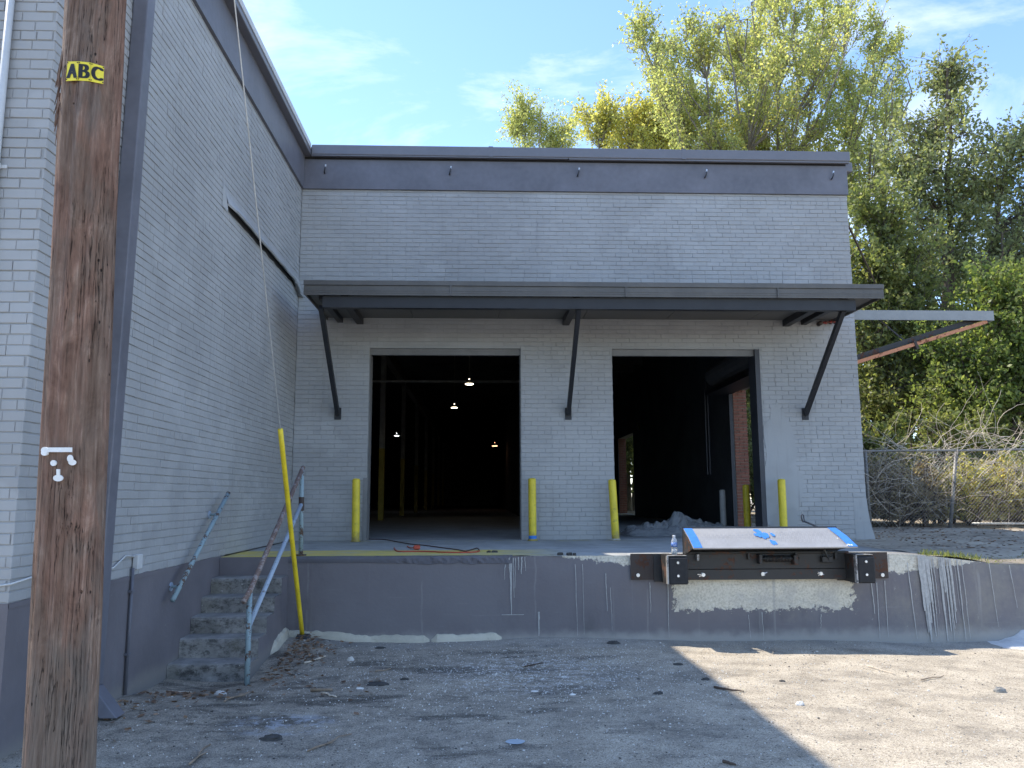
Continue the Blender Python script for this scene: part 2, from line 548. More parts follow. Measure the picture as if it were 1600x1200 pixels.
def m_ground():
    g = G('gritty_yard_ground')
    x, y, z = g.xyz()
    base = g.noise(0.55, 6, 0.6)
    mid = g.noise(2.7, 7, 0.68)
    grit = g.noise(70, 5, 0.75)
    col = g.crange(mid, [(0.28, (0.262, 0.228, 0.179)), (0.5, (0.442, 0.386, 0.304)), (0.75, (0.607, 0.538, 0.428))])
    # old asphalt showing through on the left, with dark rotted leaf mould
    as_ = g.ramp(g.math('ADD', x, g.math('MULTIPLY', g.math('SUBTRACT', base, 0.5), 7.0)), 2.2, -1.0)
    asph = g.crange(g.noise(6, 6, 0.7), [(0.3, (0.143, 0.130, 0.110)), (0.5, (0.320, 0.287, 0.237)), (0.8, (0.522, 0.464, 0.380))])
    col = g.mix(g.math('MULTIPLY', as_, 0.8), col, asph)
    mould = g.math('MULTIPLY', g.ramp(g.noise(1.4, 6, 0.72, g.vec((0.6, 1.5, 1))), 0.50, 0.62), g.ramp(x, 3.2, -0.6, 0.12, 1))
    col = g.mix(g.math('MULTIPLY', mould, 0.75), col, (0.062, 0.058, 0.052))
    # grit: dark and pale grains
    col = g.mix(g.ramp(grit, 0.54, 0.66, 0, 0.8), col, (0.06, 0.053, 0.046))
    g2 = g.noise(26, 6, 0.8)
    col = g.mix(g.ramp(g2, 0.57, 0.70, 0, 0.65), col, (0.075, 0.066, 0.057))
    col = g.mix(g.ramp(g2, 0.42, 0.30, 0, 0.55), col, (0.635, 0.580, 0.483))
    v = g.voro(75, out='Distance')
    vc = g.n('ShaderNodeTexVoronoi', None, Scale=75.0)
    g.set(vc.inputs['Vector'], g.pos)
    rnd = g.n('ShaderNodeSeparateColor')
    g.set(rnd.inputs[0], vc.outputs['Color'])
    pick = g.ramp(rnd.outputs[0], g.ramp(g.noise(1.1, 3), 0.35, 0.7, 0.985, 0.86), 1.0)
    peb = g.math('MULTIPLY', g.ramp(v, 0.36, 0.22), pick)
    col = g.mix(peb, col, (0.55, 0.53, 0.49))
    v2 = g.n('ShaderNodeTexVoronoi', None, Scale=130.0)
    g.set(v2.inputs['Vector'], g.pos)
    r2 = g.n('ShaderNodeSeparateColor')
    g.set(r2.inputs[0], v2.outputs['Color'])
    col = g.mix(g.math('MULTIPLY', g.ramp(v2.outputs['Distance'], 0.5, 0.35), g.ramp(r2.outputs[1], 0.80, 0.92, 0, 0.8)), col, (0.48, 0.46, 0.43))
    v3 = g.n('ShaderNodeTexVoronoi', None, Scale=48.0)
    g.set(v3.inputs['Vector'], g.vec((1, 1, 1), loc=(3.3, 1.7, 0)))
    r3 = g.n('ShaderNodeSeparateColor')
    g.set(r3.inputs[0], v3.outputs['Color'])
    col = g.mix(g.math('MULTIPLY', g.ramp(v3.outputs['Distance'], 0.42, 0.25), g.ramp(r3.outputs[0], 0.84, 0.90, 0, 0.75)), col, (0.055, 0.048, 0.042))
    v4 = g.n('ShaderNodeTexVoronoi', None, Scale=210.0)
    g.set(v4.inputs['Vector'], g.pos)
    r4 = g.n('ShaderNodeSeparateColor')
    g.set(r4.inputs[0], v4.outputs['Color'])
    col = g.mix(1.0, col, g.crange(r4.outputs[0], [(0.0, (0.55, 0.55, 0.55)), (0.45, (0.95, 0.95, 0.95)), (1.0, (1.32, 1.32, 1.3))]), 'MULTIPLY')
    pz = g.noise(1.05, 7, 0.72, g.vec((1, 1, 1), loc=(5, 2, 0)))
    col = g.mix(g.ramp(pz, 0.50, 0.66, 0, 0.45), col, (0.13, 0.12, 0.105))
    # plaster dust swept near the dock and a blue-grey smear
    dd = g.math('ADD', g.math('POWER', g.math('DIVIDE', g.math('SUBTRACT', x, 0.45), 1.1), 2.0), g.math('POWER', g.math('DIVIDE', g.math('SUBTRACT', y, 7.3), 1.0), 2.0))
    dust = g.math('MULTIPLY', g.ramp(dd, 1.1, 0.0), g.ramp(g.noise(12, 7, 0.78), 0.50, 0.62))
    col = g.mix(g.math('MULTIPLY', dust, 0.7), col, (0.58, 0.58, 0.57))
    d3 = g.math('ADD', g.math('POWER', g.math('DIVIDE', g.math('ADD', x, 1.35), 0.42), 2.0), g.math('POWER', g.math('DIVIDE', g.math('SUBTRACT', y, 5.75), 0.30), 2.0))
    sm = g.math('MULTIPLY', g.ramp(d3, 1.2, 0.1), g.ramp(g.noise(7, 6, 0.75), 0.46, 0.60))
    col = g.mix(g.math('MULTIPLY', sm, 0.75), col, (0.42, 0.44, 0.47))
    nr = g.ramp(g.math('ADD', y, g.math('MULTIPLY', g.math('SUBTRACT', g.noise(4, 5), 0.5), 0.7)), 8.3, 8.75)
    col = g.mix(g.math('MULTIPLY', nr, 0.45), col, (0.36, 0.35, 0.33))
    h = g.math('ADD', g.math('MULTIPLY', grit, 0.6), g.math('ADD', g.math('MULTIPLY', peb, 0.5), g.math('MULTIPLY', mid, 0.9)))
    return g.finish(col, 0.92, 0, g.bump(h, 0.75, 0.014), 0.2)


def m_dirt():
    g = G('leaf_strewn_dirt')
    x, y, z = g.xyz()
    a = g.noise(1.6, 7, 0.68, g.vec((0.6, 1.4, 1)))
    col = g.crange(a, [(0.3, (0.14, 0.118, 0.092)), (0.45, (0.33, 0.285, 0.225)), (0.7, (0.46, 0.41, 0.33))])
    lv = g.n('ShaderNodeTexVoronoi', None, Scale=16.0)
    g.set(lv.inputs['Vector'], g.pos)
    r = g.n('ShaderNodeSeparateColor')
    g.set(r.inputs[0], lv.outputs['Color'])
    col = g.mix(g.math('MULTIPLY', g.ramp(lv.outputs['Distance'], 0.5, 0.3), g.ramp(r.outputs[0], 0.7, 0.85)), col, (0.10, 0.075, 0.055))
    gn = g.noise(50, 5, 0.7)
    col = g.mix(g.ramp(gn, 0.58, 0.72, 0, 0.6), col, (0.32, 0.29, 0.24))
    return g.finish(col, 0.95, 0, g.bump(g.math('ADD', gn, a), 0.7, 0.02), 0.15)


def m_wood():
    g = G('weathered_pole_wood')
    x, y, z = g.xyz()
    warp = g.n('ShaderNodeTexNoise', None, Scale=3.0, Detail=3.0)
    g.set(warp.inputs['Vector'], g.vec((1, 1, 0.5)))
    wv = g.n('ShaderNodeVectorMath', {'operation': 'MULTIPLY_ADD'})
    g.set(wv.inputs[0], warp.outputs['Color'])
    wv.inputs[1].default_value = (0.05, 0.05, 0.0)
    g.set(wv.inputs[2], g.pos)
    wp = wv.outputs[0]
    st = g.noise(1.0, 8, 0.70, g.vec((34, 34, 2.0), wp), 0.3)
    st2 = g.noise(1.0, 7, 0.72, g.vec((120, 120, 5.0), wp), 0.2)
    blot = g.noise(1.0, 7, 0.70, g.vec((10, 10, 4.5)), 1.2)
    f = g.math('ADD', g.math('ADD', g.math('MULTIPLY', st, 0.34), g.math('MULTIPLY', st2, 0.30)), g.math('MULTIPLY', blot, 0.36))
    col = g.crange(f, [(0.34, (0.046, 0.031, 0.024)), (0.44, (0.133, 0.086, 0.063)), (0.54, (0.220, 0.151, 0.114)), (0.66, (0.418, 0.319, 0.255))])
    gy = g.noise(1.0, 6, 0.66, g.vec((4.5, 4.5, 1.3)), 0.6)
    col = g.mix(g.ramp(gy, 0.52, 0.64, 0, 0.38), col, g.crange(f, [(0.34, (0.05, 0.048, 0.046)), (0.52, (0.17, 0.16, 0.15)), (0.66, (0.34, 0.325, 0.31))]))
    red = g.math('MULTIPLY', g.ramp(g.noise(1.0, 5, 0.66, g.vec((6, 6, 1.6), loc=(3, 1, 7)), 0.5), 0.44, 0.60), 0.7)
    col = g.mix(red, col, g.crange(f, [(0.35, (0.075, 0.037, 0.026)), (0.53, (0.273, 0.151, 0.107)), (0.66, (0.510, 0.336, 0.249))]))
    fr = g.math('ADD', z, g.math('MULTIPLY', g.noise(1.0, 6, 0.66, g.vec((14, 14, 4))), -1.1))
    col = g.mix(g.math('MULTIPLY', g.ramp(fr, 0.55, 0.15), 0.65), col, g.crange(st2, [(0.3, (0.07, 0.06, 0.05)), (0.7, (0.23, 0.20, 0.17))]))
    ck = g.noise(1.0, 5, 0.62, g.vec((46, 46, 0.8), wp))
    ckm = g.ramp(g.noise(1.0, 3, 0.5, g.vec((5, 5, 1.4), loc=(9, 2, 4))), 0.45, 0.55)
    crack = g.math('MULTIPLY', g.ramp(g.math('ABSOLUTE', g.math('SUBTRACT', ck, 0.5)), 0.010, 0.0), ckm)
    col = g.mix(g.math('MULTIPLY', crack, 0.85), col, (0.014, 0.011, 0.010))
    ho = g.voro(1.0, g.vec((26, 26, 15)))
    hm = g.math('MULTIPLY', g.ramp(ho, 0.11, 0.07), g.ramp(g.noise(2.0, 2), 0.52, 0.56))
    col = g.mix(g.math('MULTIPLY', hm, 0.85), col, (0.012, 0.010, 0.009))
    h = g.math('SUBTRACT', g.math('SUBTRACT', f, g.math('MULTIPLY', crack, 0.8)), hm)
    return g.finish(col, 0.85, 0, g.bump(h, 1.0, 0.014), 0.2)


def m_yellow_post(name, c):
    """yellow safety paint with scrapes, tyre scuffs and dirt at the foot"""
    g = G(name)
    x, y, z = g.xyz()
    a = g.noise(5, 6, 0.7)
    col = g.mix(g.ramp(a, 0.35, 0.7), c, tuple(k * 0.80 for k in c))
    sc = g.noise(1.0, 6, 0.72, g.vec((28, 28, 9)))
    col = g.mix(g.math('MULTIPLY', g.ramp(sc, 0.63, 0.70), 0.75), col, (0.16, 0.12, 0.06))
    sf = g.noise(1.0, 5, 0.7, g.vec((8, 8, 22)))
    col = g.mix(g.math('MULTIPLY', g.ramp(sf, 0.58, 0.72), 0.45), col, (0.07, 0.06, 0.045))
    ft = g.math('ADD', z, g.math('MULTIPLY', g.noise(14, 5, 0.7), -0.30))
    col = g.mix(g.math('MULTIPLY', g.ramp(ft, DZ + 0.02, DZ - 0.13), 0.7), col, (0.20, 0.16, 0.09))
    return g.finish(col, 0.5, 0, g.bump(sc, 0.3, 0.003), 0.4)


def m_rusty(name, paint, rust=(0.16, 0.065, 0.03), amt=0.5, metal=0.0, rough=0.6, scale=9):
    g = G(name)
    a = g.noise(scale, 7, 0.7)
    b = g.noise(scale * 6, 4, 0.6)
    f = g.math('ADD', a, g.math('MULTIPLY', g.math('SUBTRACT', b, 0.5), 0.3))
    m = g.ramp(f, 0.62 - 0.25 * amt, 0.68 - 0.25 * amt)
    rc = g.mix(b, tuple(k * 0.55 for k in rust), rust)
    pc = g.mix(b, tuple(k * 0.85 for k in paint), tuple(min(1, k * 1.12) for k in paint))
    col = g.mix(m, pc, rc)
    return g.finish(col, g.ramp(m, 0, 1, rough, 0.9), metal, g.bump(g.math('SUBTRACT', b, m), 0.4, 0.003), 0.4)


def m_leaf(name, stops, trans=0.55):
    g = G(name)
    isl = g.n('ShaderNodeNewGeometry').outputs['Random Per Island']
    nz = g.noise(0.45, 3)
    f = g.math('ADD', g.math('MULTIPLY', isl, 0.65), g.math('MULTIPLY', g.ramp(nz, 0.3, 0.7), 0.35))
    col = g.crange(f, stops)
    d = g.n('ShaderNodeBsdfPrincipled')
    g.set(d.inputs['Base Color'], col)
    g.set(d.inputs['Roughness'], 0.45)
    g.set(d.inputs['Specular IOR Level'], 0.4)
    t = g.n('ShaderNodeBsdfTranslucent')
    tc = g.mix(1.0, col, (1.45, 1.5, 0.85), 'MULTIPLY')
    g.set(t.inputs['Color'], tc)
    mx = g.n('ShaderNodeMixShader')
    mx.inputs[0].default_value = trans
    g.t.links.new(d.outputs[0], mx.inputs[1])
    g.t.links.new(t.outputs[0], mx.inputs[2])
    g.t.links.new(mx.outputs[0], g.out.inputs['Surface'])
    return g.m


def m_bark(name, c):
    g = G(name)
    f = g.noise(1.0, 6, 0.7, g.vec((14, 14, 3)))
    return g.finish(g.crange(f, [(0.3, tuple(k * 0.4 for k in c)), (0.7, c)]), 0.9, 0, g.bump(f, 0.6, 0.02), 0.2)


def m_emit(name, c, s):
    g = G(name)
    e = g.n('ShaderNodeEmission', None, Color=c, Strength=s)
    g.t.links.new(e.outputs[0], g.out.inputs['Surface'])
    return g.m


def m_glass(name, c, rough=0.05, alpha=0.35):
    g = G(name)
    return g.finish(c, rough, 0, None, 0.5, Transmission_Weight=1.0 - alpha, IOR=1.33)


def m_plastic_film():
    g = G('milky_plastic_film')
    a = g.noise(9, 5, 0.6)
    p = g.n('ShaderNodeBsdfPrincipled', None, Roughness=0.25)
    g.set(p.inputs['Base Color'], g.mix(a, (0.25, 0.27, 0.29), (0.48, 0.50, 0.52)))
    g.set(p.inputs['Normal'], g.bump(g.noise(14, 5, 0.65), 0.6, 0.03))
    t = g.n('ShaderNodeBsdfTransparent')
    mx = g.n('ShaderNodeMixShader')
    mx.inputs[0].default_value = 0.6
    g.t.links.new(t.outputs[0], mx.inputs[1])
    g.t.links.new(p.outputs[0], mx.inputs[2])
    g.t.links.new(mx.outputs[0], g.out.inputs['Surface'])
    return g.m


def m_step():
    g = G('mossy_step_concrete')
    a = g.noise(3.0, 7, 0.7)
    col = g.crange(a, [(0.3, (0.16, 0.156, 0.148)), (0.52, (0.27, 0.262, 0.25)), (0.72, (0.40, 0.39, 0.37))])
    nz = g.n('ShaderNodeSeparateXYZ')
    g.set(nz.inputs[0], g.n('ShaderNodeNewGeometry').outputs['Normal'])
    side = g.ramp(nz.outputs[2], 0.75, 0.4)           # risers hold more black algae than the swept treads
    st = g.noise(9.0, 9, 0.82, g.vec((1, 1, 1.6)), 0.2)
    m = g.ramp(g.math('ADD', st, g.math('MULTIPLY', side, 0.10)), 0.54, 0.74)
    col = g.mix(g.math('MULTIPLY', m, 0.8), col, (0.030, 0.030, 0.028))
    gr = g.noise(2.1, 4, 0.6, g.vec((1, 1, 1), loc=(4, 4, 1)))
    col = g.mix(g.ramp(gr, 0.52, 0.68, 0, 0.5), col, (0.19, 0.18, 0.14))
    pk = g.noise(34, 5, 0.75)
    col = g.mix(g.ramp(pk, 0.63, 0.70, 0, 0.8), col, (0.55, 0.54, 0.50))
    return g.finish(col, 0.9, 0, g.bump(g.math('ADD', g.math('ADD', pk, st), g.math('MULTIPLY', m, -0.3)), 0.35, 0.004), 0.2)


M = dict(
    brick=m_painted_brick('grey_painted_brick', (0.385, 0.390, 0.392)),
    mortar=m_painted_brick('grey_painted_mortar', (0.352, 0.357, 0.358), 0.6),
    parge=m_painted_brick('grey_painted_render', (0.375, 0.382, 0.384), 1.2),
    base=m_dark_base('dark_base_paint'),
    dockface=m_dock_face(),
    deck=m_concrete('dock_deck_concrete', (0.43, 0.44, 0.43), (0.10, 0.095, 0.085), 0.55, True),
    step=m_step(),
    floor=m_concrete('warehouse_floor_concrete', (0.42, 0.43, 0.44), (0.2, 0.2, 0.2), 0.35),
    edge=m_dark_base('chipped_edge_paint', (0.10, 0.098, 0.112)),
    foam=m_concrete('cream_mortar_bead', (0.55, 0.52, 0.43), (0.20, 0.17, 0.12), 0.5),
    band=m_plain('slate_band_paint', (0.145, 0.146, 0.170), 0.45, 0, 0.22, 1.6, 0.12),
    coping=m_plain('slate_coping_metal', (0.17, 0.17, 0.19), 0.38, 0.1, 0.08, 2, 0.03),
    gap=m_plain('shadow_gap_black', (0.03, 0.03, 0.032), 0.8),
    canopy=m_plain('bronze_canopy_paint', (0.11, 0.104, 0.097), 0.42, 0.1, 0.22, 2.2, 0.08),
    canopysteel=m_plain('dark_canopy_steel', (0.028, 0.029, 0.033), 0.5, 0.1, 0.2, 5, 0.1),
    soffit=m_plain('brown_soffit_panel', (0.13, 0.125, 0.115), 0.6, 0, 0.08, 1, 0.05),
    steel=m_plain('dark_jamb_steel', (0.055, 0.058, 0.068), 0.5, 0.1, 0.15, 4, 0.1),
    lintel=m_plain('grey_lintel_steel', (0.20, 0.20, 0.20), 0.6, 0, 0.15, 5, 0.1),
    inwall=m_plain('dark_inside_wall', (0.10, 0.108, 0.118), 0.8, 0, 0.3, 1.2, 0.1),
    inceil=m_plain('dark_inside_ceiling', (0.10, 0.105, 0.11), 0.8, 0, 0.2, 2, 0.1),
    redbrick=m_plain('red_clay_brick', (0.27, 0.115, 0.08), 0.85, 0, 0.35, 8, 0.4),
    redmortar=m_plain('pale_clay_mortar', (0.30, 0.27, 0.23), 0.9, 0, 0.2, 12, 0.4),
    yellow=m_yellow_post('yellow_safety_paint', (0.80, 0.63, 0.05)),
    yellowcol=m_plain('yellow_column_paint', (0.30, 0.22, 0.03), 0.6),
    colgrey=m_plain('grey_column_paint', (0.28, 0.28, 0.27), 0.6),
    guard=m_plain('yellow_guy_guard_plastic', (0.80, 0.60, 0.03), 0.45, 0, 0.22, 9, 0.1),
    wire=m_plain('galvanised_wire', (0.55, 0.55, 0.54), 0.45, 0.6),
    railblue=m_rusty('blue_rail_paint', (0.27, 0.36, 0.39), (0.16, 0.10, 0.075), 0.40, 0, 0.6, 14),
    railblue2=m_rusty('pale_blue_rail_paint', (0.37, 0.45, 0.55), (0.20, 0.18, 0.17), 0.12, 0, 0.55, 14),
    railrust=m_rusty('rusted_rail_pipe', (0.33, 0.28, 0.26), (0.25, 0.17, 0.14), 0.75, 0, 0.75, 16),
    rust=m_rusty('rusted_steel', (0.070, 0.055, 0.048), (0.13, 0.062, 0.038), 0.42, 0.2, 0.7, 6),
    rustorange=m_rusty('orange_primer_steel', (0.55, 0.24, 0.13), (0.26, 0.10, 0.05), 0.2, 0, 0.7, 7),
    black=m_rusty('black_steel_paint', (0.035, 0.034, 0.034), (0.12, 0.06, 0.04), 0.35, 0.1, 0.5, 4),
    sidegrey=m_plain('grey_awning_paint', (0.27, 0.28, 0.28), 0.5, 0, 0.15, 3, 0.08),
    rubber=m_plain('black_rubber', (0.022, 0.022, 0.024), 0.75, 0, 0.3, 20, 0.3),
    raw=m_rusty('scuffed_bumper_steel', (0.40, 0.39, 0.38), (0.20, 0.19, 0.18), 0.4, 0.3, 0.5, 12),
    tread=m_plain('bright_tread_plate', (0.40, 0.40, 0.405), 0.5, 0.35, 0.12, 8, 0.2),
    bolt=m_plain('zinc_bolt', (0.72, 0.72, 0.72), 0.35, 0.7),
    tape=m_plain('blue_tape', (0.05, 0.21, 0.62), 0.6, 0, 0.12, 20, 0.1),
    wood=m_wood(),
    plate=m_plain('yellow_sign_enamel', (0.82, 0.68, 0.05), 0.45, 0, 0.1, 20, 0.05),
    ink=m_plain('black_sign_ink', (0.018, 0.018, 0.018), 0.5),
    white=m_plain('white_tape', (0.78, 0.78, 0.76), 0.6, 0, 0.08, 30, 0.1),
    drip=m_plain('white_paint_run', (0.40, 0.40, 0.39), 0.7, 0, 0.25, 30, 0.2),
    pipe=m_plain('white_conduit_paint', (0.55, 0.56, 0.56), 0.5, 0, 0.1, 6, 0.1),
    redpaint=m_rusty('red_pipe_paint', (0.38, 0.06, 0.05), (0.14, 0.08, 0.06), 0.4),
    cord=m_plain('red_cord_rubber', (0.42, 0.07, 0.04), 0.5),
    corddark=m_plain('brown_cord_rubber', (0.07, 0.04, 0.03), 0.5),
    film=m_plastic_film(),
    bottle=m_glass('clear_bottle_plastic', (0.93, 0.96, 0.98), 0.08, 0.25),
    water=m_glass('water', (0.97, 0.99, 1.0), 0.0, 0.0),
    capw=m_plain('white_cap_plastic', (0.8, 0.8, 0.8), 0.4),
    labelblue=m_plain('blue_bottle_label', (0.10, 0.20, 0.52), 0.4),
    ground=m_ground(),
    dirt=m_dirt(),
    chips=m_plain('pale_plaster_chips', (0.62, 0.61, 0.58), 0.8, 0, 0.3, 3),
    asphalt=m_plain('black_asphalt_lump', (0.06, 0.058, 0.055), 0.9, 0, 0.4, 20, 0.6),
    stone=m_plain('grey_pebble', (0.26, 0.25, 0.23), 0.85, 0, 0.35, 4, 0.4),
    twig=m_plain('dry_twig', (0.26, 0.20, 0.145), 0.85, 0, 0.35, 10),
    paletwig=m_plain('bleached_twig', (0.54, 0.47, 0.38), 0.85, 0, 0.3, 10),
    darktwig=m_plain('dark_vine', (0.09, 0.065, 0.05), 0.85, 0, 0.3, 10),
    plaster=m_plain('white_plaster', (0.60, 0.59, 0.57), 0.85, 0, 0.15, 9, 0.6),
    mesh=m_plain('weathered_mesh_wire', (0.30, 0.29, 0.275), 0.6, 0.3),
    galv=m_plain('galvanised_post', (0.24, 0.235, 0.225), 0.5, 0.4, 0.2, 9),
    bark=m_bark('grey_bark', (0.34, 0.30, 0.25)),
    barkdark=m_bark('dark_bark', (0.14, 0.115, 0.09)),
    litter=m_leaf('fallen_leaves', [(0.0, (0.07, 0.04, 0.025)), (0.5, (0.17, 0.10, 0.06)), (1.0, (0.33, 0.22, 0.14))], 0.1),
    leafA=m_leaf('light_green_leaf', [(0.0, (0.27, 0.30, 0.14)), (0.4, (0.37, 0.39, 0.18)), (0.75, (0.47, 0.46, 0.22)), (1.0, (0.55, 0.47, 0.23))], 0.68),
    leafY=m_leaf('yellowing_leaf', [(0.0, (0.36, 0.37, 0.15)), (0.5, (0.50, 0.47, 0.18)), (1.0, (0.62, 0.51, 0.20))], 0.66),
    leafD=m_leaf('dark_green_leaf', [(0.0, (0.15, 0.175, 0.095)), (0.5, (0.24, 0.265, 0.14)), (1.0, (0.38, 0.385, 0.22))], 0.55),
    leafM=m_leaf('mid_green_leaf', [(0.0, (0.095, 0.12, 0.05)), (0.5, (0.20, 0.225, 0.085)), (1.0, (0.36, 0.35, 0.14))], 0.55),
    leafG=m_leaf('bright_green_leaf', [(0.0, (0.10, 0.145, 0.045)), (0.5, (0.21, 0.255, 0.085)), (1.0, (0.36, 0.38, 0.14))], 0.58),
    leafB=m_leaf('brown_dry_leaf', [(0.0, (0.20, 0.16, 0.11)), (0.5, (0.40, 0.33, 0.24)), (1.0, (0.60, 0.53, 0.43))], 0.5),
    bulb=m_emit('lit_bulb', (1.0, 0.86, 0.62), 6.0),
    bulbcool=m_emit('lit_bulb_white', (0.9, 0.96, 1.0), 5.0),
    bulbwarm=m_emit('lit_bulb_orange', (1.0, 0.5, 0.28), 1.6),
    shade=m_plain('lamp_shade_enamel', (0.18, 0.16, 0.14), 0.5),
)

# ------------------------------------------------------------------ numbers of the place
DY = 8.85             # dock face
WY = 12.0             # face of the loading wall
WX0, WX1 = -2.8, 5.82  # inner corner, right corner of the loading wall
LY = 4.98             # near corner of the side wing
BT = 6.28             # top of the brickwork
COURSE = 0.0677
D1 = (-1.70, 0.595, 3.775)   # left doorway x0, x1, head
D2 = (1.995, 4.21, 3.775)    # right doorway

# ------------------------------------------------------------------ ground
def ground_z(x, y):
    n = noise.noise(Vector((x * 0.55, y * 0.55, 0.3))) * 0.025 + noise.noise(Vector((x * 2.1, y * 2.1, 4.0))) * 0.010 + noise.noise(Vector((x * 7, y * 7, 9.0))) * 0.004
    fade = max(0.0, min(1.0, 1 - (math.hypot(x - 1, y - 5) - 9) / 10))
    s = -0.012 * max(0, min(x, 8)) * max(0, min(1, (y - 5) / 3.5))
    # soil banked at the foot of the dock and steps
    s += 0.035 * math.exp(-((y - 8.85) / 0.22) ** 2) * (0.5 + 0.5 * math.sin(x * 1.7) * math.sin(x * 0.6 + 1))
    s += 0.06 * math.exp(-((x + 1.9) / 0.35) ** 2 - ((y - 8.7) / 0.45) ** 2)
    s -= 0.10 * math.exp(-((x + 2.4) / 0.75) ** 2 - ((y - 7.35) / 0.65) ** 2)
    return n * fade + s


def grid_axis(a, b, step, far):
    ax = [a + i * step for i in range(int((b - a) / step) + 1)]
    lo, hi, st = ax[0], ax[-1], step
    left, right = [], []
    while lo > -far or hi < far:
        st *= 1.6
        lo -= st
        hi += st
        left.append(lo)
        right.append(hi)
    return left[::-1] + ax + right


gx, gy = grid_axis(-3.2, 8.0, 0.07, 420), grid_axis(1.0, 9.1, 0.07, 420)
gv = [(x, y, ground_z(x, y)) for y in gy for x in gx]
nx = len(gx)
gf = [(j * nx + i, j * nx + i + 1, (j + 1) * nx + i + 1, (j + 1) * nx + i) for j in range(len(gy) - 1) for i in range(nx - 1)]
o = link_mesh('ground', gv, gf, M['ground'], None, True)
tag(o, 'gritty grey and tan yard surface in front of the loading dock', None, None, 'structure')

# raised dirt ground to the right of the building
def dirt_z(x, y):
    e = max(0, min(1, (y - 8.9) / 0.6))
    return 0.865 + noise.noise(Vector((x * 0.6, y * 0.9, 2))) * 0.05 + 0.03 * max(0, min(1, (y - 14) / 4)) - 0.10 * (1 - e) * max(0, min(1, (x - 5.2) / 0.8)) + 0.02 * noise.noise(Vector((x * 3, y * 3, 1)))


mb = MB()
dx = [5.0 + 0.15 * i for i in range(90)] + [19, 23, 30, 42, 60, 90]
dy = [8.87 + 0.13 * i for i in range(90)] + [21, 24, 29, 38, 52, 80, 120]
for y in dy:
    for x in dx:
        mb.v.append((x, y, dirt_z(x, y)))
nn = len(dx)
mb.f = [(j * nn + i, j * nn + i + 1, (j + 1) * nn + i + 1, (j + 1) * nn + i) for j in range(len(dy) - 1) for i in range(nn - 1)]
o = part('dirt_terrain', mb, M['dirt'], None, True)
tag(o, 'raised bare dirt ground beside the building and behind the dock end', None, None, 'structure')

# ------------------------------------------------------------------ bricks
def brick_mesh(name, L, H, D, axis, mat):
    """a brick with five faces and eased edges; the face looks along -y (axis y) or +x (axis x)"""
    e = 0.003
    mb = MB()
    h, l = H / 2, L / 2
    out = [(-l, 0.012, -h), (l, 0.012, -h), (l, 0.012, h), (-l, 0.012, h)]
    mid = [(-l, e, -h), (l, e, -h), (l, e, h), (-l, e, h)]
    fac = [(-l + e, 0, -h + e), (l - e, 0, -h + e), (l - e, 0, h - e), (-l + e, 0, h - e)]
    mb.v = out + mid + fac
    for a in (0, 4):
        for i in range(4):
            j = (i + 1) % 4
            mb.f.append((a + i, a + j, a + 4 + j, a + 4 + i))
    mb.f.append((8, 9, 10, 11))
    if axis == 'x':
        mb.v = [(-p[1], p[0], p[2]) for p in mb.v]
    me = bpy.data.meshes.new(name)
    me.from_pydata(mb.v, [], mb.f)
    me.update()
    me.materials.append(mat)
    return me


class Bricks:
    """collects bricks of one building: the largest in view become objects, the rest one joined part"""

    def __init__(s, parent, limit=300):
        s.parent, s.limit, s.full, s.rest = parent, limit, [], MB()

    def add(s, axis, a0, a1, z0, z1, plane, jit=0.0025, sign=1):
        """axis 'y': a is x and the face stands at y = plane looking to -y; axis 'x': a is y, face at x = plane looking to +x"""
        if a1 - a0 < 0.03:
            return
        j = random.uniform(-jit, jit)
        L, H = a1 - a0 - 0.005, z1 - z0 - 0.0075
        c = ((a0 + a1) / 2, (z0 + z1) / 2)
        dz = random.uniform(-0.0015, 0.0015)
        loc = (c[0], plane + j, c[1] + dz) if axis == 'y' else (plane + j, c[0], c[1] + dz)
        tilt = random.uniform(-0.006, 0.006)
        s.full.append((axis, L, H, loc, tilt))

    def build(s, mat, occl):
        def score(b):
            p = project(b[3])
            if p is None or not (-5 < p[0] < 1605 and -5 < p[1] < 1205) or occl(p, b[3]):
                return 0
            v = Vector(b[3]) - Vector((0, 0, ZC))
            c = abs(v.y if b[0] == 'y' else v.x) / v.length
            return c * b[1] * b[2] / v.length ** 2
        order = sorted(s.full, key=score, reverse=True)
        meshes = {}
        base = BASE[s.parent.name]
        for k, (axis, L, H, loc, tilt) in enumerate(order):
            key = (axis, round(L, 2), round(H, 3))
            if key not in meshes:
                meshes[key] = brick_mesh('brick', L, H, 0.012, axis, mat)
            if k < s.limit:
                o = bpy.data.objects.new('brick', meshes[key])
                COL.objects.link(o)
                o.parent = s.parent
                o.location = Vector(loc) - base
                o.rotation_euler = (0, tilt, 0) if axis == 'y' else (tilt, 0, 0)
            else:
                n = len(s.rest.v)
                for v in meshes[key].vertices:
                    s.rest.v.append((v.co.x + loc[0], v.co.y + loc[1], v.co.z + loc[2]))
                for f in meshes[key].polygons:
                    s.rest.f.append(tuple(n + i for i in f.vertices))
        if s.rest.f:
            part('brickwork', s.rest, mat, s.parent, kind='stuff')


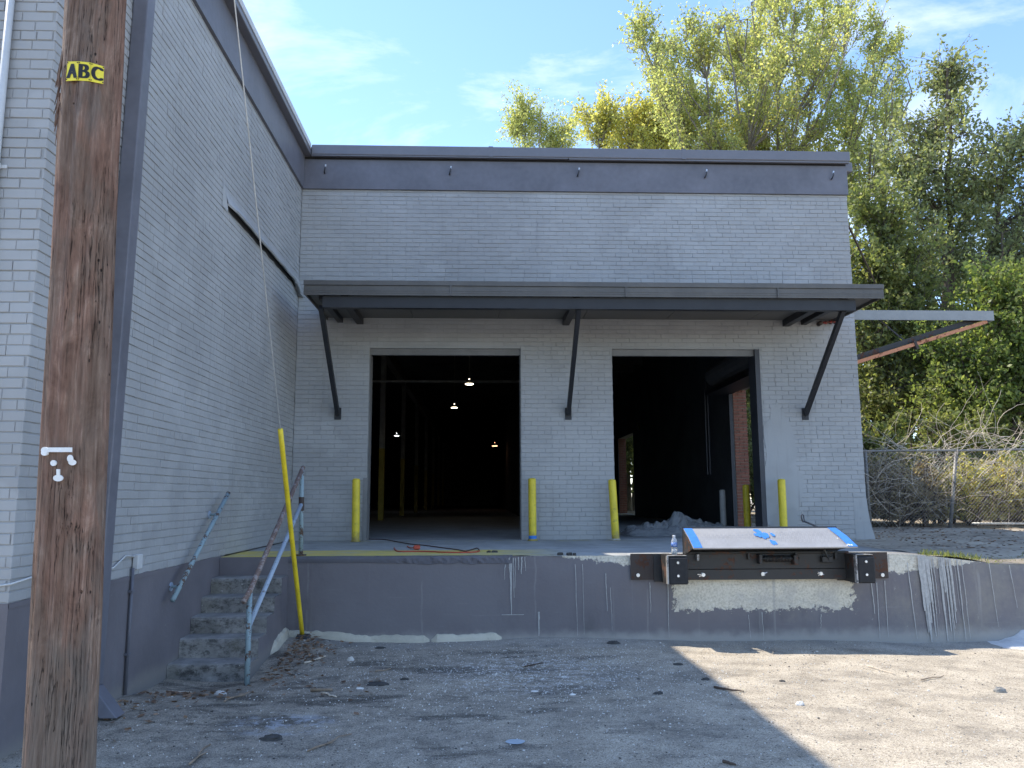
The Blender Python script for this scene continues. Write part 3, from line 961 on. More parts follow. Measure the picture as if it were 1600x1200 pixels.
def running_bond(add, a0, a1, z0, z1, holes=(), L=0.203, seed=0):
    rr = random.Random(seed)
    k = 0
    z = z0
    while z < z1 - 0.02:
        zt = min(z + COURSE, z1)
        spans = [(a0, a1)]
        for h0, h1, hz in holes:
            if (z + zt) / 2 < hz:
                ns = []
                for s0, s1 in spans:
                    if h1 <= s0 or h0 >= s1:
                        ns.append((s0, s1))
                    else:
                        if h0 > s0:
                            ns.append((s0, h0))
                        if h1 < s1:
                            ns.append((h1, s1))
                spans = ns
        off = (0.5 * L if k % 2 else 0.0) + rr.uniform(-0.012, 0.012)
        header = k % 6 == 5
        for s0, s1 in spans:
            LL = L / 2 if header else L
            c = math.floor((s0 - off - a0) / LL) * LL + off + a0
            while c < s1:
                w = rr.uniform(-0.004, 0.004)
                b0, b1 = max(c, s0), min(c + LL + w, s1)
                add(b0, b1, z, zt)
                c += LL
                c = c + w if c + w < s1 else c
        z = zt
        k += 1


# ================================================================== LEFT SIDE WING
wing = thing('side_wing', 'tall grey painted brick wing on the left with a dark painted base', 'building', (-3.2, 8, 0))
mb = MB()
# shell: long wall facing the yard, short face towards the camera, stepped-back rest
mb.box(-3.1, WX0 - 0.007, LY + 0.007, WY + 0.3, DZ + 0.01, BT)
mb.box(-3.75, -3.1, LY + 0.007, LY + 0.3, DZ + 0.01, BT)
mb.box(-3.75, -3.5, LY + 0.3, 7.0, 0, 6.7)
mb.box(-14, -3.5, 7.0, 7.3, 0, 6.7)
part('wall', mb, M['mortar'], wing)
mb = MB()
mb.box(-3.1, WX0 - 0.001, LY - 0.001 + 0.002, 9.0, -0.3, DZ + 0.01)
mb.box(-3.75, -3.1, LY + 0.001, LY + 0.3, -0.3, DZ + 0.01)
part('painted_base', mb, M['base'], wing)
# hand-painted wavering edge of the dark paint over the lowest brick course
mb = MB()
y = LY
pts = []
while y < 8.95:
    pts.append((y, DZ + 0.012 + 0.016 * noise.noise(Vector((y * 3.1, 0, 0))) + 0.008 * noise.noise(Vector((y * 11, 5, 0)))))
    y += 0.06
for (ya, za), (yb, zb) in zip(pts, pts[1:]):
    mb.poly([(WX0 + 0.004, ya, DZ - 0.02), (WX0 + 0.004, yb, DZ - 0.02), (WX0 + 0.004, yb, zb), (WX0 + 0.004, ya, za)])
    mb.poly([(WX0 + 0.004, ya, za), (WX0 + 0.004, yb, zb), (WX0 - 0.012, yb, zb), (WX0 - 0.012, ya, za)])
part('paint_edge', mb, M['base'], wing)
BW = Bricks(wing)
running_bond(lambda a, b, z0, z1: BW.add('x', a, b, z0, z1, WX0, 0.003), LY, WY - 0.002, DZ + 0.012, BT, seed=3)
running_bond(lambda a, b, z0, z1: BW.add('y', a, b, z0, z1, LY, 0.003), -3.75, WX0, DZ + 0.012, BT, seed=4)


def pole_hides(p, loc):
    l = 102 - 67 * p[1] / 1200
    r = 198 - 48 * p[1] / 1200
    return l + 4 < p[0] < r - 4


BW.build(M['brick'], pole_hides)
# roofline: slate band, recess, coping
mb = MB()
mb.box(-3.1, WX0 + 0.035, LY - 0.035, WY + .29, BT, 6.80)
mb.box(-3.79, -3.1, LY - 0.035, LY + 0.3, BT, 6.80)
part('roof_band', mb, M['band'], wing)
mb = MB()
mb.box(-14, WX0 + 0.14, 7.0, WY + 0.35, 6.80, 6.95)
mb.box(-3.9, WX0 + 0.14, LY - 0.14, 7.0, 6.80, 6.95)
bevel(part('coping', mb, M['coping'], wing), 0.012)
mb = MB()
mb.box(WX0 + 0.14, WX0 + 0.15, LY - 0.14, WY - 0.15, 6.88, 6.965)
part('drip_edge', mb, M['pipe'], wing)
# torn roof flashing left on the wall
mb = MB()
ys = np.linspace(8.45, 11.99, 60)
prev = None
for i, yy in enumerate(ys):
    w = 0.5 + 0.5 * min(1, i / 5)
    end = max(0, (yy - 11.55) / 0.44)
    zl = 4.70 - 0.14 * end + 0.014 * noise.noise(Vector((yy * 2.2, 1, 1))) + (0.05 * noise.noise(Vector((yy * 13, 3, 1))) if end > 0 else 0)
    xl = WX0 + (0.075 * w + 0.012 * noise.noise(Vector((yy * 3, 0, 7))) + 0.015 * end)
    row = [(WX0 + 0.001, yy, 4.86), (WX0 + 0.012, yy, 4.80), (xl, yy, zl), (xl - 0.012, yy, zl - 0.018), (WX0 + 0.003, yy, zl + 0.03)]
    if prev:
        for a in range(4):
            mb.poly([prev[a], row[a], row[a + 1], prev[a + 1]])
    prev = row
part('torn_flashing', mb, M['brick'], wing)
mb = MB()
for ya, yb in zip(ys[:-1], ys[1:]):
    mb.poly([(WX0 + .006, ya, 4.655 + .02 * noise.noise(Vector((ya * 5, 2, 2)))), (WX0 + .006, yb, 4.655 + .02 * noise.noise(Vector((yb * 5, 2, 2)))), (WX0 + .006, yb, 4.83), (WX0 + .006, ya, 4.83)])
part('shade_strip', mb, M['gap'], wing)  # near-black strip: shade of the open gap below the flashing lip, put in as colour
mb = MB()
for i in range(9):
    y0 = 11.5 + 0.05 * i + random.uniform(-.02, .02)
    zt = 4.72 - 0.14 * max(0, (y0 - 11.55) / .44)
    mb.poly([(WX0 + .03, y0, zt + .05), (WX0 + .07, y0 + .06, zt + .03), (WX0 + .06 + random.uniform(0, .03), y0 + .08, zt - random.uniform(.03, .09)), (WX0 + .05, y0 + .02, zt - random.uniform(.0, .06))])
mb.poly([(WX0 + .004, 8.35, 4.93), (WX0 + .004, 8.47, 4.86), (WX0 + .035, 8.47, 4.62), (WX0 + .004, 8.36, 4.64)])
part('paint_flake', mb, M['brick'], wing, kind='stuff')

# downspout on the yard wall
mb = MB()
mb.extrude([(WX0 + 0.004, 5.88, 0.22), (WX0 + 0.004, 6.02, 0.22), (WX0 + 0.120, 6.02, 0.22), (WX0 + 0.120, 5.88, 0.22)], (0, 0.17, 6.57))
ds = bevel(part('downspout', mb, M['band'], wing), .008)
mb = MB()
mb.extrude([(WX0 + 0.004, 5.88, 0.22), (WX0 + 0.004, 6.02, 0.22), (WX0 + 0.120, 6.02, 0.22), (WX0 + 0.120, 5.88, 0.22)], (0.19, -0.05, -0.19))
bevel(part('elbow', mb, M['band'], ds), .006)
# white conduit on the near face
mb = MB().tube([(-3.09, LY - 0.03, -0.1), (-3.09, LY - 0.03, 6.28)], 0.024, 12)
pc = part('conduit', mb, M['pipe'], wing, True)
for zz in (1.9, 3.6, 5.02):
    mb = MB().tube([(-3.09, LY - 0.03, zz), (-3.09, LY - 0.03, zz + 0.035)], 0.03, 12)
    mb.box(-3.15, -3.03, LY - 0.012, LY - 0.003, zz + 0.008, zz + 0.03)
    part('clamp', mb, M['pipe'], pc)
# small conduit, box and cable on the dark base
mb = MB().tube([(WX0 + 0.018, 6.64, 0.0), (WX0 + 0.018, 6.64, 0.97)], 0.013, 10)
c2 = part('conduit', mb, M['band'], wing, True)
for zz in (0.3, 0.78):
    part('clamp', MB().box(WX0 + 0.001, WX0 + 0.034, 6.612, 6.668, zz, zz + 0.018), M['band'], c2)
mb = MB().cbox(WX0 + 0.004, WX0 + 0.05, 6.655, 6.745, 0.955, 1.075, 0.006)
part('junction_box', mb, M['pipe'], wing)
mb = MB().tube([(WX0 + .014, 6.66, 1.06), (WX0 + .014, 6.5, 1.075), (WX0 + .012, 6.3, 1.0), (WX0 + .012, 6.06, .985), (WX0 + .012, 5.6, 1.0), (WX0 + .012, 5.2, 1.04), (WX0 + .012, 4.97, 1.02), (-3.0, LY - .012, .99), (-3.4, LY - .012, 1.02)], 0.007, 6)
part('cable', mb, M['pipe'], wing, True)

# ================================================================== LOADING BUILDING
bld = thing('loading_building', 'low grey painted brick loading building with two open dark doorways', 'building', (1.5, 14, 0))
mb = MB()
yb0, yb1 = WY + 0.007, WY + 0.30
for x0, x1, z0, z1 in ((WX0, D1[0], DZ - 0.02, BT), (D1[1], D2[0], DZ - 0.02, BT), (D2[1] + 0.075, WX1 - .001, DZ - 0.02, BT), (D1[0], D1[1], D1[2], BT), (D2[0], D2[1] + 0.075, D2[2], BT)):
    mb.box(x0, x1, yb0, yb1, z0, z1)
part('front_wall', mb, M['mortar'], bld)
# side wall to the right with two side doors
SXI, SXO = 5.40, 5.70
S1, S2 = (14.3, 16.95, 3.80), (28.3, 31.5, 3.80)
mb = MB()
for y0, y1, z0, z1 in ((yb1, S1[0], DZ - .02, BT), (S1[1], S2[0], DZ - .02, BT), (S2[1], 62, DZ - .02, BT), (S1[0], S1[1], S1[2], BT), (S2[0], S2[1], S2[2], BT)):
    mb.box(SXI + 0.02, SXO - 0.002, y0, y1, z0, z1)
mb.box(SXI - .15, SXI + .02, 61.9, 62, DZ, BT)
part('side_wall', mb, M['redmortar'], bld)
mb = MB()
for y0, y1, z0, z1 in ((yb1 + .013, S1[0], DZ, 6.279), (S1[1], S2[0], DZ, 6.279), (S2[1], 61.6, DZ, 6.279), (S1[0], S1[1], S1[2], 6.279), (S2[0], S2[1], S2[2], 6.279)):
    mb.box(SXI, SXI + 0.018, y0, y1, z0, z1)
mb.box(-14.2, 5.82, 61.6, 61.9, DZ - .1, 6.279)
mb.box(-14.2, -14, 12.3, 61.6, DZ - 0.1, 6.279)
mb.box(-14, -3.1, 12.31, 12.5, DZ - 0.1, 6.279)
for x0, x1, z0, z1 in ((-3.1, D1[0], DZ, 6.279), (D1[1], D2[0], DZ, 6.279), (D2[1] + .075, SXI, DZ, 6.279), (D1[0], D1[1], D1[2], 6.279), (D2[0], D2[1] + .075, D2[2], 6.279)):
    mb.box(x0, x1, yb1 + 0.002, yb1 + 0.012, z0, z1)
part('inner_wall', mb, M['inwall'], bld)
# a partition between the two bays
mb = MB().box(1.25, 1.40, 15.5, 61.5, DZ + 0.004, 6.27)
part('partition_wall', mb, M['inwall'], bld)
mb = MB().box(-14.2, SXI + 0.02, yb1 + 0.012, 61.9, DZ - 0.12, DZ + 0.002)
mb.box(D1[0], D1[1], WY - 0.0, yb1 + 0.012, DZ - 0.12, DZ + 0.002)
mb.box(D2[0], D2[1] + 0.075, WY - 0.0, yb1 + 0.012, DZ - 0.12, DZ + 0.002)
mb.box(SXI + .02, SXO + .3, S1[0], S1[1], DZ - 0.12, DZ + 0.002)
mb.box(SXI + .02, SXO + .3, S2[0], S2[1], DZ - 0.12, DZ + 0.002)
part('inside_floor', mb, M['floor'], bld)
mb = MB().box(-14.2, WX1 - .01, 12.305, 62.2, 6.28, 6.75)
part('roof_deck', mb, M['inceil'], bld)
for k in range(12):
    yy = 15.0 + k * 1.6
    mb = MB().box(-13.9, SXI - .01, yy, yy + 0.10, 5.92, 6.24)
    part('roof_joist', mb, M['inceil'], bld)
part('sprinkler_pipe', MB().tube([(-13, 19.5, 4.35), (1.2, 19.5, 4.35)], 0.03, 8), M['colgrey'], bld)
mb = MB().box(-2.9, -2.7, 12.9, 61, 5.55, 5.90)
part('roof_beam', mb, M['colgrey'], bld)
for k in range(7):
    yy = 22.6 + 6.0 * k
    c = part('column', MB().box(-2.87, -2.73, yy, yy + .14, DZ + .002, 5.55), M['colgrey'], bld)
    part('yellow_paint', MB().box(-2.875, -2.725, yy - .005, yy + .145, DZ + .002, DZ + 2.0), M['yellowcol'], c)

BL = Bricks(bld, 206)
holes = [(D1[0], D1[1], D1[2]), (D2[0], D2[1] + 0.075, D2[2])]
running_bond(lambda a, b, z0, z1: BL.add('y', a, b, z0, z1, WY, 0.003), WX0 + 0.002, WX1, DZ, BT, holes, seed=11)
BL.build(M['brick'], lambda p, loc: 3.9 < loc[2] < 4.75 or loc[0] > 4.3)
# outer face bricks of the right wall, seen edge-on from a step to the side
mb = MB()
part('side_face', MB().box(SXO - .002, SXO, WY + .002, S1[0], DZ, BT).box(SXO - .002, SXO, S1[1], S2[0], DZ, BT), M['brick'], bld)
# red brick reveals of the two side doors
for (y0, y1, hd), nb in ((S1, 'a'), (S2, 'b')):
    far = y1
    z, k = DZ, 0
    me = brick_mesh('brick', 0.19, COURSE - 0.010, 0.012, 'y', M['redbrick'])
    me2 = brick_mesh('brick', 0.09, COURSE - 0.010, 0.012, 'y', M['redbrick'])
    stuffm = MB()
    while z < hd - 0.03:
        offs = [(SXI + 0.02 + 0.10, me), (SXI + 0.02 + 0.245, me2)] if k % 2 == 0 else [(SXI + 0.02 + 0.05, me2), (SXI + 0.02 + 0.20, me)]
        for xx, m_ in offs:
            loc = Vector((xx, far - 0.012 + random.uniform(-.002, .002), z + COURSE / 2))
            if nb == 'a':
                ob = bpy.data.objects.new('brick', m_)
                COL.objects.link(ob)
                ob.parent = bld
                ob.location = loc - BASE[bld.name]
            else:
                n = len(stuffm.v)
                stuffm.v += [tuple(v.co + loc) for v in m_.vertices]
                stuffm.f += [tuple(n + i for i in f.vertices) for f in m_.polygons]
        z += COURSE
        k += 1
    if stuffm.f:
        part('jamb_brickwork', stuffm, M['redbrick'], bld, kind='stuff')
# dark steel round the side door, rolled shutter above it
part('door_track', MB().box(SXI - .06, SXI - .002, S1[1] + .0, S1[1] + .07, DZ + .003, 3.85), M['steel'], bld)
mb = MB().tube([(SXI - .26, S1[0] - .1, 4.15), (SXI - .26, S1[1] + .25, 4.15)], 0.24, 18)
rs = part('rolled_shutter', mb, M['lintel'], bld, False)
part('hood', MB().box(SXI - .50, SXI - .002, S1[0] - .12, S1[1] + .27, 3.72, 3.80), M['canopysteel'], rs)
part('chain', MB().tube([(SXI - .5, S1[1] + .3, 4.1), (SXI - .5, S1[1] + .3, 2.0)], .012, 5).tube([(SXI - .44, S1[1] + .3, 4.1), (SXI - .44, S1[1] + .3, 2.0)], .012, 5), M['steel'], rs)
# steel lintels and jambs of the doorways
for x0, x1, hd in (D1, D2):
    lt = part('lintel', MB().box(x0, x1, WY + .05, WY + .20, hd - 0.085, hd - 0.002), M['lintel'], bld)
    part('lip', MB().box(x0, x1, WY + .045, WY + .05, hd - 0.10, hd - 0.06), M['lintel'], lt)
part('steel_jamb', MB().box(D2[1], D2[1] + .072, WY - 0.012, WY + .30, DZ + .003, D2[2] - .002), M['steel'], bld)
part('steel_jamb', MB().box(D1[0] - .001, D1[0] + .012, WY + .03, WY + .30, DZ + .003, D1[2] - .09), M['lintel'], bld)
part('steel_jamb', MB().box(D1[1] - .012, D1[1] + .001, WY + .03, WY + .30, DZ + .003, D1[2] - .09), M['lintel'], bld)
part('corner_guard', MB().box(D1[0] - .05, D1[0] + .014, WY - .010, WY + .028, DZ + .003, DZ + .92), M['lintel'], bld)
# smooth render patched over the bricks by the right doorway
mb = MB()
random.seed(21)
out = []
cx_, cz_ = 4.52, 1.95
for k in range(60):
    a = 2 * math.pi * k / 60
    rx = 0.26 * (1 + 0.5 * noise.noise(Vector((math.cos(a) * 2, math.sin(a) * 2, 3))))
    rz = 1.02 * (1 + 0.3 * noise.noise(Vector((math.cos(a) * 3, math.sin(a) * 3, 8))))
    px_ = max(D2[1] + .076, cx_ + rx * math.cos(a) * (1.3 if math.sin(a) < 0 else 0.9))
    out.append((px_, WY - 0.0045, max(DZ + .004, cz_ + rz * math.sin(a))))
mb.poly(out)
part('render_patch', mb, M['parge'], bld)
# battered render at the foot of the right corner
mb = MB()
zs = [DZ - .02, DZ + .1, DZ + .25, DZ + .42, DZ + .6]
fl = [.085, .06, .03, .012, 0]
for i in range(4):
    a, b = fl[i], fl[i + 1]
    mb.poly([(5.62, WY - .002, zs[i]), (WX1 + a, WY - .004 - a * .4, zs[i]), (WX1 + b, WY - .004 - b * .4, zs[i + 1]), (5.62, WY - .002, zs[i + 1])])
    mb.poly([(WX1 + a, WY - .004 - a * .4, zs[i]), (WX1 + a * .6, WY + .5, zs[i]), (WX1 + b * .6, WY + .5, zs[i + 1]), (WX1 + b, WY - .004 - b * .4, zs[i + 1])])
part('corner_render', mb, M['parge'], bld)
# roofline
mb = MB().box(WX0 + 0.036, WX1 + .012, WY - 0.035, WY + .3, BT, 6.755)
part('roof_band', mb, M['band'], bld)
part('shadow_gap', MB().box(WX0 + .036, WX1, WY - .02, WY + .3, 6.755, 6.80), M['gap'], bld)
mb = MB().box(WX0 + 0.152, WX1 + .035, WY - 0.13, WY + .35, 6.80, 6.96)
bevel(part('coping', mb, M['coping'], bld), 0.012)
part('coping_lip', MB().box(WX0 + .152, 1.35, WY - .118, WY - .06, 6.782, 6.799).box(1.36, WX1 + .02, WY - .112, WY - .06, 6.775, 6.799), M['coping'], bld)
part('gutter', MB().cbox(WX1 + .002, WX1 + .15, WY + .05, 40, 6.70, 6.86, .01), M['coping'], bld)
for x in (-.55, 2.42):
    part('band_seam', MB().box(x, x + .03, WY - .0375, WY - .0352, BT, 6.754), M['band'], bld)
for x in (.1, 3.15):
    part('coping_seam', MB().box(x, x + .07, WY - .1335, WY - .1305, 6.795, 6.963).box(x, x + .07, WY - .1335, WY + .35, 6.9605, 6.964), M['coping'], bld)
for x in (-2.45, -0.507, 1.504, 3.53, 5.568):
    mb = MB().tube([(x, WY - .03, 6.53), (x, WY - .075, 6.535), (x + .01, WY - .10, 6.57), (x + .02, WY - .09, 6.63)], 0.012, 7)
    hk = part('hook', mb, M['steel'], bld, True)
    part('tip', MB().tube([(x + .016, WY - .0915, 6.605), (x + .021, WY - .089, 6.645)], .0135, 7), M['bolt'], hk)

# ------------------------------------------------------------------ front canopy
can = thing('front_canopy', 'dark bronze steel canopy over both doorways on three diagonal braces', 'canopy', (1.6, 11, 4))
CY = 10.40
part('top_fascia', MB().box(-2.36, 5.47, CY - .012, WY - .004, 4.325, 4.375).box(-2.36, 5.47, CY - .02, CY, 4.318, 4.378), M['canopy'], can)
mb = MB()
mb.box(-2.36, 5.47, CY, CY + .02, 4.185, 4.315)
mb.box(-2.36, -2.34, CY + .02, WY - .004, 4.20, 4.315)
mb.box(5.45, 5.47, CY + .02, WY - .004, 4.20, 4.315)
for zz in (4.215, 4.245):
    mb.box(-2.36, 5.47, CY - .006, CY, zz, zz + .012)
part('gutter_fascia', mb, M['canopy'], can)
part('front_beam', MB().box(-2.12, 5.10, CY + .06, CY + .16, 4.03, 4.184), M['canopysteel'], can)
for k in range(6):
    x0 = -2.335 + k * (7.78 / 6)
    part('soffit_panel', MB().box(x0, x0 + 7.78 / 6 - .008, CY + .162, WY - .006, 4.235, 4.25), M['soffit'], can)
for x in (-2.15, 1.31, 4.95):
    part('brace', MB().bar((x, CY + .12, 4.05), (x, WY - .03, 2.77), 0.06, 0.075, (0, 1, 0.2)), M['canopysteel'], can)
    part('plate', MB().box(x - .05, x + .05, WY - .014, WY - .003, 2.68, 2.86), M['canopysteel'], can)
for x in (-1.85, 1.29, 4.72):
    part('cross_beam', MB().box(x - .05, x + .05, CY + .164, WY - .006, 4.135, 4.234), M['canopysteel'], can)
for x in (-2.15, 5.0):
    part('side_beam', MB().box(x - .04, x + .04, CY + .164, WY - .006, 4.16, 4.234), M['canopysteel'], can)

for x in (-.42, 1.93, 4.0):
    part('seam', MB().box(x - .004, x + .012, CY - .0225, CY - .0202, 4.184, 4.38).box(x - .004, x + .012, CY - .0085, CY - .0062, 4.186, 4.31), M['canopy'], can)
for x in (-2.15, 1.31, 4.95):
    for dz in (0, .09):
        part('bolt', MB().tube([(x + .0, WY - .014, 2.72 + dz), (x, WY - .024, 2.72 + dz)], .011, 6), M['canopysteel'], can)

# ------------------------------------------------------------------ side canopy
sc = thing('side_canopy', 'grey sided canopy with a rusty orange brace on the right wall', 'canopy', (6.9, 14, 4))
part('fascia', MB().box(WX1 + .006, 8.12, 12.10, 12.125, 4.275, 4.43).box(8.095, 8.12, 12.125, 12.36, 4.275, 4.43), M['sidegrey'], sc)
part('deck', MB().box(WX1 + .006, 8.094, 12.126, 12.36, 4.38, 4.41), M['canopysteel'], sc)
b = part('brace', MB().bar((WX1 + .006, 12.16, 3.585), (8.02, 12.16, 4.262), .07, .055, (0, 0, 1)), M['rustorange'], sc)
part('web', MB().bar((WX1 + .006, 12.22, 3.665), (7.98, 12.22, 4.335), .05, .085, (0, 0, 1)), M['black'], b)
part('splice', MB().bar((6.82, 12.155, 3.87), (6.86, 12.155, 3.885), .085, .14, (0, 0, 1)), M['rust'], b)
part('tie_rod', MB().tube([(6.3, 12.3, 4.38), (6.75, 12.3, 3.98)], .012, 6), M['steel'], sc)

# ================================================================== DOCK
dock = thing('loading_dock', 'waist high concrete dock with peeling dark paint along the yard', 'loading dock', (1.5, 9, 0))
mb = MB()
xs = [-2.32 + 0.12 * i for i in range(171)]
zs = [-0.2, 0.0, 0.12, 0.25, 0.4, 0.55, 0.7, 0.8, 0.86, 0.885]


def dock_top(x):
    t = max(0.0, min(1.0, (x - 4.55) / 1.4))
    return DZ - 0.115 * t * t * (3 - 2 * t)


for z in zs:
    for x in xs:
        s = (z + .2) / (0.885 + .2)
        zt = -0.2 + s * (dock_top(x) - 0.008 + .2)
        worn = 0.03 * max(0, min(1, (x - .2) / .6)) * max(0, (z - .7) / .19) * (0.6 + noise.noise(Vector((x * 4, z * 4, 0))))
        mb.v.append((x, DY + 0.006 * noise.noise(Vector((x * 1.5, z * 1.5, 5))) + worn, zt))
n_ = len(xs)
for j in range(len(zs) - 1):
    for i in range(n_ - 1):
        mb.f.append((j * n_ + i, j * n_ + i + 1, (j + 1) * n_ + i + 1, (j + 1) * n_ + i))
part('face', mb, M['dockface'], dock, True)
mb = MB()
ysd = [DY + .004 + 0.05 * i for i in range(4)] + [9.2, 9.6, 10.2, 11, WY + .011]
for yy in ysd:
    for x in xs:
        e = max(0, 1 - (yy - DY) / .2)
        chip = 0.03 * e * max(0, min(1, (x - .2) / .5)) * (0.5 + noise.noise(Vector((x * 3.3, 7, 1))))
        mb.v.append((x, yy + (0.03 * (0.5 + noise.noise(Vector((x * 3, 2, 4)))) if yy < DY + .01 else 0), dock_top(x) - chip if x < 6 else dock_top(x) - chip - .01))
for j in range(len(ysd) - 1):
    for i in range(n_ - 1):
        mb.f.append((j * n_ + i, j * n_ + i + 1, (j + 1) * n_ + i + 1, (j + 1) * n_ + i))
mb.box(WX0, -2.32, DY + .03, WY + .011, DZ - .3, DZ - .001)
part('deck', mb, M['deck'], dock)
# dark painted, chipped nosing along the left part of the edge
mb = MB()
prev = None
for i in range(160):
    x = -2.07 + i * (2.41 / 159)
    rgh = max(0, min(1, (x + 1.2) / .5))
    a = 0.012 + 0.012 * rgh * noise.noise(Vector((x * 9, 0, 2)))
    zb = DZ - 0.065 - 0.018 * rgh * (1 + noise.noise(Vector((x * 6, 4, 2))))
    row = [(x, DY + .06, DZ + .002), (x, DY - a * .2, DZ - .002 + .004 * noise.noise(Vector((x * 12, 1, 1)))), (x, DY - a - .012 * rgh * noise.noise(Vector((x * 19, 6, 2))), DZ - .022), (x, DY - a - .014 * rgh * noise.noise(Vector((x * 23, 9, 2))), (DZ + zb) / 2 - .008), (x, DY - .016 * (0.5 + rgh * noise.noise(Vector((x * 15, 2, 2)))), zb), (x, DY + .012, zb - .006)]
    if prev:
        for a in range(5):
            mb.poly([prev[a], row[a], row[a + 1], prev[a + 1]])
    prev = row
part('chipped_nosing', mb, M['edge'], dock)
# cream mortar bead along the foot
for seed, xa, xb in ((1, -2.18, -0.55), (2, -0.53, 0.22)):
    mb = MB()
    prev = None
    n = int((xb - xa) / .02)
    for i in range(n + 1):
        x = xa + (xb - xa) * i / n
        e = min(1, i / 3, (n - i) / 3) * .8 + .2
        h = (0.055 + 0.02 * noise.noise(Vector((x * 3, seed, 2))) + 0.016 * noise.noise(Vector((x * 14, seed, 4)))) * e
        d = (0.035 + 0.012 * noise.noise(Vector((x * 6, seed, 8)))) * e
        g0 = ground_z(x, DY) - .02
        row = [(x, DY + .003, g0 + h + .035), (x, DY - d * .45, g0 + h + .03 + .008 * noise.noise(Vector((x * 25, 1, 1)))), (x, DY - d, g0 + h * .6 + .015), (x, DY - d - .012, g0)]
        if prev:
            for a in range(3):
                mb.poly([prev[a], row[a], row[a + 1], prev[a + 1]])
        prev = row
    part('mortar_bead', mb, M['foam'], dock)
# white paint runs down the face
random.seed(5)


RUNN = [0]


def run(x, ztop, zbot, w, lean=0.0):
    mb = MB()
    RUNN[0] += 1
    yo = DY - .0075 - .00035 * (RUNN[0] % 40)
    n = 9
    L, Rr = [], []
    for i in range(n):
        t = i / (n - 1)
        z = ztop + (zbot - ztop) * t
        xx = x + lean * t + random.uniform(-.003, .003)
        ww = w * (1 - .55 * t) * random.uniform(.75, 1.2)
        L.append((xx - ww / 2, yo, z))
        Rr.append((xx + ww / 2, yo, z))
    for i in range(n - 1):
        mb.poly([L[i], L[i + 1], Rr[i + 1], Rr[i]])
    part('paint_run', mb, M['drip'], dock)


for x, a, b, w in ((.318, .88, .27, .022), (.30, .87, .60, .012), (.345, .87, .45, .010), (.26, .8, .64, .008), (.40, .88, .74, .012), (.44, .88, .70, .016), (.47, .88, .73, .009), (.37, .87, .55, .008),
                   (.62, .30, .05, .02), (1.02, .80, .05, .007), (1.10, .8, .06, .006), (2.03, .6, .02, .009), (1.83, .6, .28, .008),
                   (3.05, .28, -.02, .008), (4.28, .6, .25, .014), (4.34, .58, -.02, .010), (4.43, .6, .0, .010), (2.9, .25, .0, .006), (3.7, .25, .1, .008),
                   (4.70, .8, -.02, .012), (5.62, .78, .10, .008), (5.85, .76, .3, .008), (1.35, .7, .3, .01), (1.4, .55, .1, .006)):
    run(x, a, b, w, random.uniform(-.01, .02) if x < 4.5 else .05)
for k in range(34):
    q = random.random() ** 1.5
    xx = 4.83 + .52 * q
    run(xx, dock_top(xx) - .012, random.choice((-.03, -.02, .05, .25, .45)) + random.uniform(-.03, .12), random.uniform(.006, .045) * (1.25 - q), .03)
part('chalk_line', MB().poly([(0, 0, 0)]) if False else MB().box(.22, .46, DY - .006, DY - .003, .268, .274), M['drip'], dock)

# ------------------------------------------------------------------ steps
steps = thing('concrete_steps', 'five worn concrete steps with a dark painted cheek at the left wall', 'steps', (-2.4, 8.2, 0))
sy = [7.52, 7.79, 8.06, 8.33, 8.60]
sz = [-.2, .055, .23, .385, .54, .70]
SXR = -2.075
for k in range(5):
    y1 = DY + .1
    c = .012
    z0 = -.25 if k == 0 else sz[k] - .03
    mb = MB()
    n = 16
    prev = None
    for i in range(n + 1):
        x = WX0 + .002 + (SXR - WX0 - .002) * i / n
        j1 = .004 * noise.noise(Vector((x * 7, k * 3, 1)))
        j2 = .003 * noise.noise(Vector((x * 9, k * 5, 4)))
        zt = sz[k + 1]
        row = [(x, sy[k] + .008, z0), (x, sy[k] + j1 * .5, zt - .03 + j2), (x, sy[k] + .008 + j1, zt - .008 + j2), (x, sy[k] + .025, zt + j2 * .4), (x, (sy[k + 1] if k < 4 else DY) + .04, zt), ]
        if prev:
            for a in range(4):
                mb.poly([prev[a], row[a], row[a + 1], prev[a + 1]])
        prev = row
    for xx in (SXR,):
        pts = [(xx, sy[k] + .008, z0), (xx, sy[k], sz[k + 1] - .03), (xx, sy[k] + .025, sz[k + 1]), (xx, (sy[k + 1] if k < 4 else DY) + .04, sz[k + 1]), (xx, (sy[k + 1] if k < 4 else DY) + .04, z0)]
        mb.poly(pts)
    part('step', mb, M['step'], steps)
mb = MB()
prof = [(DY + .02, -.25), (7.525, -.25)]
for k in range(5):
    prof += [(sy[k] + .012, sz[k] - .012 if k else -.2), (sy[k] + .012, sz[k + 1] - .004)]
prof += [(DY + .02, sz[5] - .004)]
mb.extrude([(SXR - .012, y, z) for y, z in prof], (.017, 0, 0))
part('cheek', mb, M['base'], steps)
mb = MB().box(WX0 + .002, SXR, DY - .004, DY + .029, sz[5] - .02, DZ - .003)
part('top_riser', mb, M['base'], steps)

# mortar bead running down the foot of the cheek
mb = MB()
prev = None
for i in range(26):
    y = DY - .02 - i * .024
    e = min(1, (25 - i) / 6)
    h = (.075 + .03 * noise.noise(Vector((y * 6, 3, 2))) + .016 * noise.noise(Vector((y * 20, 1, 2)))) * e
    g0 = ground_z(SXR + .05, y) - .03
    row = [(SXR + .004, y, g0 + h + .05), (SXR + .03 * e + .006, y, g0 + h + .03), (SXR + .05 * e + .008, y, g0)]
    if prev:
        for q in range(2):
            mb.poly([prev[q], row[q], row[q + 1], prev[q + 1]])
    prev = row
part('mortar_bead', mb, M['foam'], steps)

